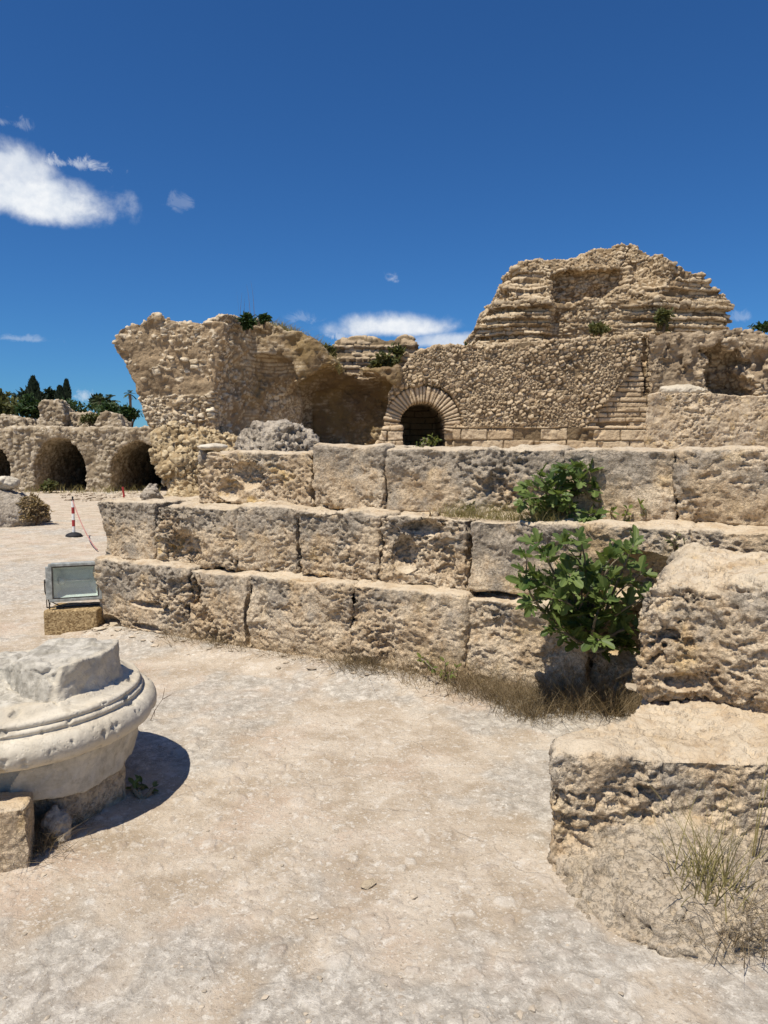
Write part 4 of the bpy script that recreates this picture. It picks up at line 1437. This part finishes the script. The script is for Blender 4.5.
FIG = [(0, 0.0), (0.16, -0.04), (0.40, 0.06), (0.46, 0.20), (0.24, 0.24), (0.50, 0.46), (0.52, 0.62), (0.22, 0.50), (0.26, 0.78), (0.14, 0.95), (0, 1.0)]
OVAL = [(0, 0), (0.16, 0.15), (0.24, 0.4), (0.2, 0.7), (0, 1.0)]


def leaf_arrays(shape):
    mid = [(0, y) for y in (0.35, 0.7)]
    return shape


class LeafMesh:
    def __init__(self):
        self.V, self.Fc = [], []

    def leaf(self, p, d, up, L, shape, fold=0.25, droop=0.25):
        d = d.normalized()
        x = d.cross(up)
        if x.length < 1e-4:
            x = Vector((1, 0, 0))
        x.normalize()
        z = x.cross(d)
        for s in (-1, 1):
            b = len(self.V)
            for (a, y) in shape:
                w = Vector(p) + x * (a * s * L) + d * (y * L) + z * (L * (abs(a) * fold - droop * y * y))
                self.V.append(w)
            n = len(shape)
            idx = list(range(b, b + n))
            self.Fc.append(idx if s > 0 else idx[::-1])

    def build(self, name, mat, parent=None, loc=(0, 0, 0)):
        me = bpy.data.meshes.new(name)
        o0 = Vector(loc)
        me.from_pydata([tuple(v - o0) for v in self.V], [], self.Fc)
        me.materials.append(mat)
        o = bpy.data.objects.new(name, me)
        COL.objects.link(o)
        if parent is not None:
            o.parent = parent
        else:
            o.location = loc
        return o


def leafy_bush(name, label, root, stems, L, shape, mat, nodes=7, group=None, cat='bush', size_end=0.6, spread=0.55):
    """stems: list of tip points; leaves sit along each stem"""
    t = thing(name, root, label, cat, group)
    lm = LeafMesh()
    sm_ = MB()
    R0 = Vector(root)
    for tip in stems:
        tip = Vector(tip)
        pts = []
        bend = rvec(0.05)
        for k in range(6):
            s = k / 5
            p = R0.lerp(tip, s) + bend * math.sin(s * math.pi) + Vector((0, 0, 0.10 * (tip - R0).length * math.sin(s * math.pi)))
            pts.append(p)
        sm_.tube([p - R0 for p in pts], [0.010, 0.009, 0.008, 0.006, 0.005, 0.003], 6)
        for k in range(nodes):
            s = 0.3 + 0.7 * k / (nodes - 1)
            f = s * 5
            i = min(4, int(f))
            p = pts[i].lerp(pts[i + 1], f - i)
            ax = (pts[i + 1] - pts[i]).normalized()
            for _ in range(2 if k < nodes - 1 else 4):
                out = rvec()
                out = (out - ax * out.dot(ax)).normalized()
                d = out * spread * 1.4 + ax * 0.8 + Vector((0, 0, 0.15))
                up = Vector((0, 0, 1)) + rvec(0.35) + Vector((0, -0.4, 0))
                l = L * random.uniform(0.55, 1.1) * (1 - (1 - size_end) * abs(s - 0.6))
                pet = p + d.normalized() * l * 0.25
                sm_.tube([p - R0, pet - R0], 0.0022, 4, False)
                lm.leaf(pet, d + rvec(0.15), up, l, shape, random.uniform(0.05, 0.35), random.uniform(0.05, 0.45))
    sm_.build('stems', M_STEM, t)
    lm.build('leaves', mat, t, root)
    return t


def tips(px_list, Y0, dy=0.15):
    return [at_y(a, b, Y0 + random.uniform(-dy, dy)) for a, b in px_list]


rt = at_y(590, 650, 4.42)
leafy_bush('fig_bush', 'fig bush with big lobed dark green leaves sprouting between the blocks', rt,
           tips([(530, 578), (527, 558), (538, 545), (534, 602), (548, 560), (565, 545), (578, 540), (545, 585), (560, 600), (590, 575), (612, 580), (632, 548), (626, 552), (640, 575), (605, 600), (640, 600), (575, 610), (620, 625), (645, 632), (556, 628), (625, 646), (598, 640), (548, 612), (590, 590), (570, 575), (610, 560)], 4.22, 0.16),
           0.118, FIG, M_FIG, 5)
rt = at_y(575, 520, 5.0)
leafy_bush('fig_plant', 'smaller fig plant growing on the middle step against the top step', rt,
           tips([(524, 500), (530, 488), (540, 478), (555, 475), (565, 470), (575, 468), (590, 474), (595, 490), (548, 485), (535, 505), (560, 495), (580, 480), (600, 505), (545, 512), (570, 505), (590, 515)], 4.75, 0.12),
           0.10, FIG, M_FIG, 6)
leafy_bush('small_green_weed', 'small green weed on the middle step right of the upper fig plant', at_y(622, 524, 4.75), tips([(612, 512), (640, 506), (648, 514), (628, 510)], 4.7, .05), 0.05, OVAL, M_WEED, 6, cat='weed')
leafy_bush('shade_weed', 'dark green weed in the shadow beside the column base', at_z(143, 800, 0.0), tips([(134, 790), (148, 786), (145, 794), (154, 798), (135, 800), (142, 784)], 3.40, .05), 0.05, OVAL, M_FIG, 6, cat='weed')
leafy_bush('arch_fern', 'bright green fern in the foot of the round arch', (at_y(432, 452, 19.9)), tips([(428, 442), (432, 436), (437, 440)], 19.9, .08), 0.15, OVAL, M_WEED, 6, cat='weed')
leafy_bush('yellow_weed', 'tiny yellow-green weed on the edge of the long grey crusted block', at_y(421, 449, 6.0), tips([(417, 444), (424, 442), (421, 440)], 6.0, .02), 0.03, OVAL, M_WEED, 5, cat='weed')
leafy_bush('tiny_sprig', 'tiny sprig in the scooped face above the fig bush', at_y(676, 550, 4.3), tips([(670, 540), (678, 536), (684, 542)], 4.2, .02), 0.03, OVAL, M_OLIVE, 6, cat='weed')
leafy_bush('grass_foot_weed', 'low green weed in the dry grass below the bottom step', at_z(445, 683, 0.0), tips([(432, 668), (445, 662), (456, 668), (450, 674), (440, 672)], 4.75, .05), 0.045, OVAL, M_WEED, 6, cat='weed')


def crown(name, mat, parent, c, r, n, ls, seed, clumps=14, shape=OVAL):
    rng = random.Random(seed)
    lm = LeafMesh()
    cl = []
    for _ in range(clumps):
        v = Vector((rng.gauss(0, 1), rng.gauss(0, 1), rng.gauss(0, 1))).normalized() * rng.uniform(0.25, 0.85)
        cl.append((v, rng.uniform(0.25, 0.5)))
    for _ in range(n):
        v, s = rng.choice(cl)
        q_ = v + Vector((rng.gauss(0, 1), rng.gauss(0, 1), rng.gauss(0, 1))).normalized() * s * rng.uniform(0.6, 1.0)
        p = Vector(c) + Vector((q_.x * r[0], q_.y * r[1], q_.z * r[2]))
        d = Vector((rng.gauss(0, 1), rng.gauss(0, 1), rng.gauss(0, 1) + 0.3))
        lm.leaf(p, d, Vector((0, 0, 1)) + rvec(0.4), ls * rng.uniform(0.6, 1.3), shape, 0.2, 0.2)
    return lm.build(name, mat, parent, parent.location if parent is not None else c)


def bush(name, label, px, py, Y, hw, hh, mat, seed, n=500, ls=0.16, cat='bush', group=None, zb=None):
    c = at_y(px, py, Y)
    rx, rz_ = hw / FPX * Y, hh / FPX * Y
    zb = c.z - rz_ if zb is None else zb
    t = thing(name, (c.x, c.y, zb), label, cat, group)
    crown('foliage', mat, t, c, (rx, rx * 0.8, rz_), n, ls, seed)
    m_ = MB()
    for k in range(4):
        e = Vector((random.uniform(-.5, .5) * rx, random.uniform(-.4, .4) * rx, c.z - zb + 0.3 * rz_))
        m_.tube([(0, 0, -0.1), e * 0.5, e], [0.03, 0.02, 0.01], 5)
    m_.build('stems', M_TWIG, t)
    return t


GA = 'bushes and trees behind the arcade'
bush('shrub', 'dark rounded shrub on the arcade left of the stubby wall remnant', 28, 410, 31, 16, 14, M_BUSH, 1, 900, 0.20, zb=2.2, group=GA)
bush('shrub', 'green shrub at the left edge above the arcade', 4, 406, 34, 16, 13, M_OLIVE, 2, 700, 0.22, zb=2.2, group=GA)
bush('shrub', 'light olive shrub at the far left edge behind the arcade', 2, 398, 40, 9, 10, M_OLIVE, 3, 400, 0.22, zb=2.2, group=GA)
bush('shrub', 'wide dark green hedge-like shrub behind the low pale wall fragment', 70, 408, 40, 24, 9, M_BUSH, 4, 900, 0.24, zb=2.2, group=GA)
bush('shrub', 'small yellow-green shrub in front of the low pale wall fragment', 90, 419, 29.6, 9, 7, M_OLIVE, 5, 500, 0.14, zb=2.2, group=GA)
bush('shrub', 'dark green shrub on the arcade beside the leaning vault', 130, 415, 31, 15, 9, M_BUSH, 6, 900, 0.18, zb=2.2, group=GA)
bush('shrub', 'dim green shrub filling the gap below the round palm', 112, 411, 42, 20, 8, M_BUSH, 16, 600, 0.24, zb=2.2, group=GA)
bush('bush', 'green bush on the top edge of the ruined vault', 247, 321, 18.8, 8, 8, M_BUSH, 7, 500, 0.14)
bush('bush', 'little green bush beside the larger one on the vault top', 264, 319, 19.2, 6, 5, M_BUSH, 8, 250, 0.12)
bush('bush', 'olive brown bush hanging over the right shoulder of the vault', 326, 352, 20.2, 9, 9, M_OLIVE, 9, 500, 0.13)
bush('bush', 'olive bush at the foot of the broken coursed wall stub', 385, 362, 24.0, 15, 9, M_OLIVE, 10, 600, 0.15)
bush('bush', 'dark weeds on the slope of the broken coursed wall stub', 397, 350, 24.3, 8, 7, M_OLIVE, 17, 300, 0.14)
bush('bush', 'green bush behind the arched wall at the left foot of the high ruin', 468, 352, 26.5, 8, 7, M_BUSH, 11, 400, 0.16)
bush('bush', 'dry olive bush at the front foot of the high ruin', 600, 329, 24.6, 14, 5, M_OLIVE, 12, 400, 0.14)
bush('bush', 'dark bush at the brick corner of the high ruin', 664, 318, 24.7, 8, 11, M_OLIVE, 13, 450, 0.15)
bush('bush', 'green bush behind the grey masonry lump at the right edge', 764, 327, 24, 12, 4, M_BUSH, 14, 300, 0.14)
bush('weed_clump', 'yellowish weed clump on the middle step between the two fig plants and the grey block', 478, 505, 5.35, 24, 11, M_OLIVE, 15, 1500, 0.035, cat='weed', zb=Z2 - .02)
bush('dry_shrub', 'dry brown shrub beside the dark rock at the left edge', 34, 508, 15.2, 16, 15, M_STRAW, 18, 1600, 0.10, cat='shrub', zb=0.0)
bush('arch_weed', 'grey-green weed in front of the middle dark arch of the arcade', 50, 486, 26.3, 10, 6, M_OLIVE, 19, 300, 0.16, cat='weed', zb=0.0)


def cypress(px, top, base, Y, hw, seed, label):
    zb = 2.2
    a, b = at_y(px, top, Y), at_y(px, base, Y)
    t = thing('cypress_tree', (a.x, Y, zb), label, 'tree', GA)
    rng = random.Random(seed)
    lm = LeafMesh()
    H = a.z - b.z
    W_ = hw / FPX * Y
    for _ in range(700):
        s = rng.random()
        rr = W_ * (math.sin(min(1, (1 - s) * 1.35 + 0.03) * math.pi / 2)) * rng.uniform(0.5, 1.05)
        an = rng.uniform(0, 6.283)
        p = Vector((a.x + rr * math.cos(an), Y + rr * math.sin(an), b.z + s * H))
        lm.leaf(p, Vector((math.cos(an) * .5, math.sin(an) * .5, 1.2)), Vector((math.cos(an), math.sin(an), 0)), 0.32 * rng.uniform(.6, 1.2), OVAL, 0.1, 0.1)
    lm.build('crown', M_CYP, t, t.location)
    MB().tube([(0, 0, 0), (0, 0, (b.z - zb) + H * 0.6)], [0.12, 0.05], 6).build('trunk', M_TWIG, t)


cypress(33, 380, 405, 48, 6.5, 1, 'broad dark cypress, the left one of the two tall ones')
cypress(66.5, 383, 406, 50, 3.2, 2, 'slim pointed dark cypress, the tallest right of the round ones')
cypress(60, 390, 406, 46, 4.0, 3, 'short dark cypress touching the slim pointed one')
cypress(14, 398, 408, 50, 1.5, 4, 'tiny thin cypress near the left edge')


def round_tree(px, py, Y, hw, hh, mat, seed, label, ls=0.3):
    c = at_y(px, py, Y)
    t = thing('tree', (c.x, Y, 2.2), label, 'tree', GA)
    crown('crown', mat, t, c, (hw / FPX * Y, hw / FPX * Y * .8, hh / FPX * Y), 700, ls, seed)
    MB().tube([(0, 0, 0), (0.1, 0, (c.z - 2.2) * .6), (0, 0, c.z - 2.2)], [0.14, 0.1, 0.06], 6).build('trunk', M_TWIG, t)


round_tree(30, 399, 49, 13, 8, M_CYP, 21, 'dark conifer skirt under the broad cypress')
round_tree(49, 396, 50, 7, 7, M_CYP, 22, 'ragged dark tree between the two tall cypresses')
round_tree(97, 400, 46, 6, 8, M_CYP, 23, 'dark round tree left of the bushy palm')


def palm(px, top, base, Y, rad, nf, label, seed):
    rng = random.Random(seed)
    a = at_y(px, top, Y)
    t = thing('palm_tree', (a.x, Y, 2.2), label, 'palm tree', GA)
    MB().tube([(0, 0, 0), (0.03, 0, (a.z - 2.2) * .5), (0, 0, a.z - 2.2)], [0.14, 0.11, 0.1], 7).build('trunk', M_TWIG, t)
    lm = LeafMesh()
    for k in range(nf):
        an = rng.uniform(0, 6.283)
        el = rng.uniform(-0.5, 1.3)
        dv = Vector((math.cos(an) * math.cos(el), math.sin(an) * math.cos(el), math.sin(el)))
        prev = Vector(a)
        for s in range(7):
            p = Vector(a) + dv * rad * (s + 1) / 7 - Vector((0, 0, 0.35 * rad * ((s + 1) / 7) ** 2))
            dd = (p - prev).normalized()
            sd_ = dd.cross(Vector((0, 0, 1))).normalized()
            for q_ in (-1, 1):
                lm.leaf(p, sd_ * q_ + dd * 0.8, Vector((0, 0, 1)), rad * 0.34, OVAL, 0.1, 0.3)
            prev = p
    lm.build('fronds', M_PALM, t, t.location)


palm(106, 402, 412, 44, 0.75, 34, 'bushy round palm with pale fronds above the arcade', 1)
palm(130, 394, 412, 60, 0.45, 16, 'thin palm on a bare trunk seen beside the leaning vault', 2)


# --- dry grass
def blades(name, roots, hgt, mat, width=0.003, lean=0.4, seed=0, parent=None, loc=(0, 0, 0), seg=4, curl=0.5):
    n = len(roots)
    rng = np.random.default_rng(seed)
    Rt = np.array(roots, F32)
    H = hgt * rng.uniform(0.35, 1.15, n) if np.isscalar(hgt) else np.array(hgt) * rng.uniform(0.5, 1.1, n)
    an = rng.uniform(0, 2 * np.pi, n)
    ln = np.abs(rng.normal(0, lean, n))
    cu = rng.uniform(0.2, 1.0, n) * curl
    fa = rng.uniform(0, np.pi, n)
    V = np.zeros((n, seg + 1, 2, 3), F32)
    for k in range(seg + 1):
        s = k / seg
        off = (ln * s + cu * s * s) * H
        x = Rt[:, 0] + np.cos(an) * off
        y = Rt[:, 1] + np.sin(an) * off
        z = Rt[:, 2] + H * s * (1 - 0.35 * cu * s)
        w = width * (1 - 0.85 * s) / 2
        for q_, sg in enumerate((-1, 1)):
            V[:, k, q_, 0] = x + sg * w * np.cos(fa)
            V[:, k, q_, 1] = y + sg * w * np.sin(fa)
            V[:, k, q_, 2] = z
    idx = np.arange(n * (seg + 1) * 2).reshape(n, seg + 1, 2)
    Q = np.stack([idx[:, :-1, 0], idx[:, :-1, 1], idx[:, 1:, 1], idx[:, 1:, 0]], -1).reshape(-1, 4)
    me = mesh_np(name, V.reshape(-1, 3) - np.array(loc, F32), Q, None, False)
    o = link(name, me, mat, parent, (0, 0, 0) if parent is not None else loc)
    return o


def strip_roots(n, pa, pb, v_fn, seed, clump=14, zf=0.01):
    rng = np.random.default_rng(seed)
    out = []
    ua, ub = u_at(pa), u_at(pb)
    k = 0
    while k < n:
        c = rng.uniform(ua, ub)
        if vnoise(np.array([[c / 0.22, seed, 0.5]]), 3)[0] < rng.uniform(-0.7, 0.5):
            continue
        v0 = v_fn(rng, (c - ua) / (ub - ua))
        for _ in range(clump):
            p = uv_w(c + rng.normal(0, 0.05), v0 + rng.normal(0, 0.035))
            out.append((p.x, p.y, zf))
            k += 1
    return out


def varied(n, h, seed, k=0.7):
    return h * (1 + k * np.random.default_rng(seed).normal(0, 1, n)).clip(0.25, 3.0)


rts = strip_roots(1100, 165, 330, lambda g, s: -abs(g.normal(0.03, 0.06)), 1)
o = blades('dry_grass', rts, varied(len(rts), 0.12, 1), M_DRY, 0.0035, 0.8, 1)
rts2 = strip_roots(2500, 330, 500, lambda g, s: -abs(g.normal(0.03 + 0.05 * s, 0.05 + 0.03 * s)), 2)
o2 = blades('dry_grass', rts2, varied(len(rts2), 0.14, 2), M_DRY, 0.0035, 0.8, 2)
tag(o2, 'band of dry brown grass along the foot of the bottom step, middle stretch', 'grass', None, 'stuff')
tag(o, 'thin dry brown grass along the foot of the bottom step, left stretch', 'grass', None, 'stuff')
rts3, hts3 = [], []
g = np.random.default_rng(5)
while len(rts3) < 5600:
    px = g.uniform(455, 655)
    p = at_z(px, g.uniform(660, 724), 0.0)
    u_, v_ = w_uv(p.x, p.y)
    lim = -0.18 - 0.5 * max(0, (px - 480) / 150)
    if v_ > -0.02 or v_ < lim + g.normal(0, 0.06):
        continue
    if vnoise(np.array([[p.x / 0.12, p.y / 0.12, 0.5]]), 9)[0] < g.uniform(-0.9, 0.35):
        continue
    for _ in range(14):
        rts3.append((p.x + g.normal(0, .035), p.y + g.normal(0, .035), 0.0))
        hts3.append((0.12 if px < 560 else 0.19) * g.uniform(0.3, 1.9))
o = blades('dry_grass', rts3, np.array(hts3), M_DRY, 0.0035, 0.8, 3)
o_str = [(x + .01, y - .02, z) for x, y, z in rts3[::4]]
ob2 = blades('straw_grass', o_str, np.array(hts3[::4]) * 1.25, M_STRAW, 0.0032, 0.6, 33)
tag(ob2, 'pale straw blades mixed into the thick dry grass below the fig bush', 'grass', None, 'stuff')
tag(o, 'thick grey-brown dry grass heaped below the fig bush and against the low slab', 'grass', None, 'stuff')
rts4 = []
for _ in range(260):
    px = g.uniform(400, 640)
    p = at_z(px, 690 + (px - 440) * 0.1 + g.uniform(-12, 8), 0.0)
    for _ in range(3):
        rts4.append((p.x + g.normal(0, .02), p.y + g.normal(0, .02), 0.0))
o = blades('dry_stalks', rts4, 0.34, M_STRAW, 0.004, 0.25, 4)
tag(o, 'taller dry stalks rising from the grass before the bottom step', 'dry stalks', None, 'stuff')


def tuft(label, root, n, hgt, mat, seed, width=0.004, lean=0.35, r=0.05, curl=0.4, name='grass_tuft', cat='grass tuft', flat=0):
    g_ = np.random.default_rng(seed)
    rr = [(root[0] + g_.normal(0, r), root[1] + g_.normal(0, r), root[2] - 0.01) for _ in range(n)]
    o = blades(name, rr, hgt, mat, width, lean, seed, None, root, 5, curl)
    return tag(o, label, cat)


q = at_z(706, 893, 0.10)
tuft('tall half-green grass tuft against the pitted front of the low slab', tuple(q), 130, 0.34, M_DRYG, 11, 0.005, 0.4, 0.06)
q = at_z(732, 920, 0.05)
tuft('matted grey-brown dry grass lying before the low slab at right', tuple(q), 420, 0.16, M_DRY, 12, 0.003, 1.1, 0.09, 0.9)
q = at_z(745, 880, 0.02)
tuft('tall single dry stalks rising past the edge of the low slab', (q.x, q.y + 0.02, 0.0), 6, 0.62, M_DRYG, 13, 0.006, 0.06, 0.03, 0.08)
q = at_z(40, 850, 0.0)
tuft('dry straw tangle beside the tan block under the column base', (q.x + .0, q.y, 0.0), 260, 0.13, M_DRY, 14, 0.003, 0.9, 0.045, 0.8)
q = at_z(66, 828, 0.0)
tuft('small dry grass wisp at the foot of the brown prop stone', tuple(q), 90, 0.09, M_DRY, 15, 0.003, 0.9, 0.05, 0.8)
q = at_z(205, 640, 0.0)
tuft('low brown weed at the foot of the narrow cracked block', (q.x, q.y + 0.05, 0), 160, 0.16, M_DRY, 16, 0.003, 0.9, 0.07, 0.7)
q = at_z(540, 806, 0.0)
q = at_y(248, 318, 18.9)
tuft('thin dry flower stalks on the top of the ruined vault', tuple(q), 9, 1.0, M_TWIG, 17, 0.012, 0.08, 0.12, 0.1, 'flower_stalk', 'stalk')
g2 = np.random.default_rng(8)
rr = []
for _ in range(1500):
    px = g2.uniform(255, 340)
    y_ = np.interp(px, [255, 285, 305, 322, 336, 342], [322, 329, 338, 347, 361, 372]) + g2.uniform(-1, 8)
    p = at_y(px, y_, g2.uniform(19.7, 20.6))
    rr.append(tuple(p))
o = blades('dry_grass', rr, 0.22, M_DRYG, 0.02, 0.8, 21)
tag(o, 'dry olive grass covering the sloping top of the ruined vault', 'grass', None, 'stuff')
rr = []
for _ in range(900):
    px = g2.uniform(440, 560)
    p = at_y(px, 519, 5.15 - (px - 440) * 0.004)
    rr.append((p.x + g2.normal(0, .02), p.y + g2.normal(0, .04), Z2 - 0.005))
o = blades('dry_grass', rr, 0.13, M_DRYG, 0.003, 0.6, 22)
tag(o, 'dry yellowish grass in the joint at the foot of the top step', 'grass', None, 'stuff')
rr = []
for _ in range(260):
    px = g2.uniform(20, 160)
    p = at_y(px, 490, g2.uniform(25.8, 26.9))
    rr.append((p.x, p.y, 0.0))
o = blades('dry_grass', rr, 0.35, M_DRYG, 0.02, 0.5, 23)
tag(o, 'sparse weeds along the foot of the arcade', 'grass', None, 'stuff')

# dry twig beside the column base
q = at_z(150, 722, 0.0)
tw = MB()
tw.tube([(0, 0, 0), (0.03, 0, 0.07), (0.08, -0.01, 0.14), (0.095, -0.01, 0.21)], [0.003, 0.0025, 0.002, 0.001], 5)
tw.tube([(0.08, -0.01, 0.14), (0.11, 0, 0.155), (0.13, 0.0, 0.165)], [0.002, 0.002, 0.001], 5)
tw.tube([(0.03, 0, 0.07), (0.025, 0, 0.03)], [0.002, 0.001], 5)
tag(tw.build('dry_twig', M_TWIG, None, (q.x, q.y, 0)), 'thin dry twig standing behind the marble column base', 'twig')


# --- stones
def pebbles(name, pts, sizes, mat, seed):
    rng = np.random.default_rng(seed)
    bm = bmesh.new()
    bmesh.ops.create_icosphere(bm, subdivisions=1, radius=1.0)
    bm.verts.ensure_lookup_table()
    B = np.array([v.co for v in bm.verts], F32)
    Fc = np.array([[v.index for v in f.verts] for f in bm.faces])
    bm.free()
    n = len(pts)
    Vs, Qs, tn = [], [], []
    for i in range(n):
        s = sizes[i]
        d = B * (1 + 0.5 * vnoise(B * 1.1 + i * 7.1, seed)[:, None])
        d = d * np.array([rng.uniform(.8, 1.3), rng.uniform(.7, 1.1), rng.uniform(.25, .5)]) * s
        d = rotz(d, rng.uniform(0, 6.28))
        Vs.append(d + np.array(pts[i]))
        Qs.append(Fc + i * len(B))
        tn.append(np.full(len(B), rng.random()))
    V = np.concatenate(Vs)
    me = mesh_np(name, V, np.concatenate(Qs), {'stone': np.ones(len(V)), 'tone': np.concatenate(tn), 'stain': np.zeros(len(V))}, False)
    return link(name, me, mat)


pts, szs = [], []
g3 = np.random.default_rng(31)
for _ in range(220):
    px, py = g3.uniform(0, 768), 470 + 560 * g3.random() ** 0.7
    py = max(py, 560)
    p = at_z(px, py, 0.0)
    u, v = w_uv(p.x, p.y)
    if v > -0.03 or (p.x > 0.6 and p.y < 3.6 and p.x - 0.6 > (2.7 - p.y) * 0.9 - 0.2):
        continue
    pts.append((p.x, p.y, 0.005))
    szs.append(0.003 + 0.011 * g3.random() ** 4)
for _ in range(240):        # crumbs at the foot of the steps
    p = uv_w(g3.uniform(-0.15, 3.4), -abs(g3.normal(0, 0.10)) - 0.02)
    pts.append((p.x, p.y, 0.03))
    szs.append(0.006 + 0.03 * g3.random() ** 3)
for _ in range(160):        # pale rubble before the arcade
    p = at_y(g3.uniform(60, 165), 490, g3.uniform(22, 26.5))
    pts.append((p.x, p.y, 0.02))
    szs.append(0.03 + 0.16 * g3.random() ** 3)
for _ in range(450):        # fine gravel lying in drifts
    px, py = g3.uniform(0, 768), 600 + 424 * g3.random()
    p = at_z(px, py, 0.0)
    if vnoise(np.array([[p.x / 0.45, p.y / 0.45, 2.5]]), 5)[0] < g3.uniform(-0.3, 0.6):
        continue
    u, v = w_uv(p.x, p.y)
    if v > -0.03 or (p.x > 0.5 and p.y < 3.6 and p.x - 0.5 > (2.7 - p.y) * 0.9 - 0.2):
        continue
    pts.append((p.x, p.y, 0.003))
    szs.append(0.002 + 0.006 * g3.random() ** 2)
pa_ = np.array(pts, F32)
gz = ground_h(np.stack([pa_[:, 0], pa_[:, 1], 0 * pa_[:, 0]], 1))[0]
pts = [(p[0], p[1], float(z) + 0.15 * sz) for p, z, sz in zip(pts, gz, szs)]
o = pebbles('pebbles', pts, szs, mat_plain('pebble_stone', (0.47, 0.39, 0.29), 0.95, 0, 0.25, 8, 0.0, 0.1), 3)
tag(o, 'loose chips and pebbles scattered over the dusty ground', 'pebbles', None, 'stuff')
for (px, py, s, lab) in [(100, 634, 0.045, 'pale fist-sized stone right of the concrete block'), (117, 628, 0.085, 'rounded stone at the left foot of the bottom step'),
                         (370, 884, 0.028, 'small brown stone alone on the bare ground'), (110, 726 + 80, 0.0, '')]:
    if s == 0:
        continue
    p = at_z(px, py, 0.0)
    o = pebbles('loose_stone', [(0, 0, 0)], [s], M_ARC, int(px))
    o.location = (p.x, p.y, float(ground_h(np.array([[p.x, p.y, 0.0]], F32))[0][0]) + s * 0.2)
    tag(o, lab, 'stone')
p = at_z(643, 700, 0.52)
o = pebbles('loose_stone', [(0, 0, 0)], [0.03], M_ARC, 5)
o.location = (1.12, 3.28, 0.52)
tag(o, 'little pale stone on the slab beside the big pitted boulder', 'stone')
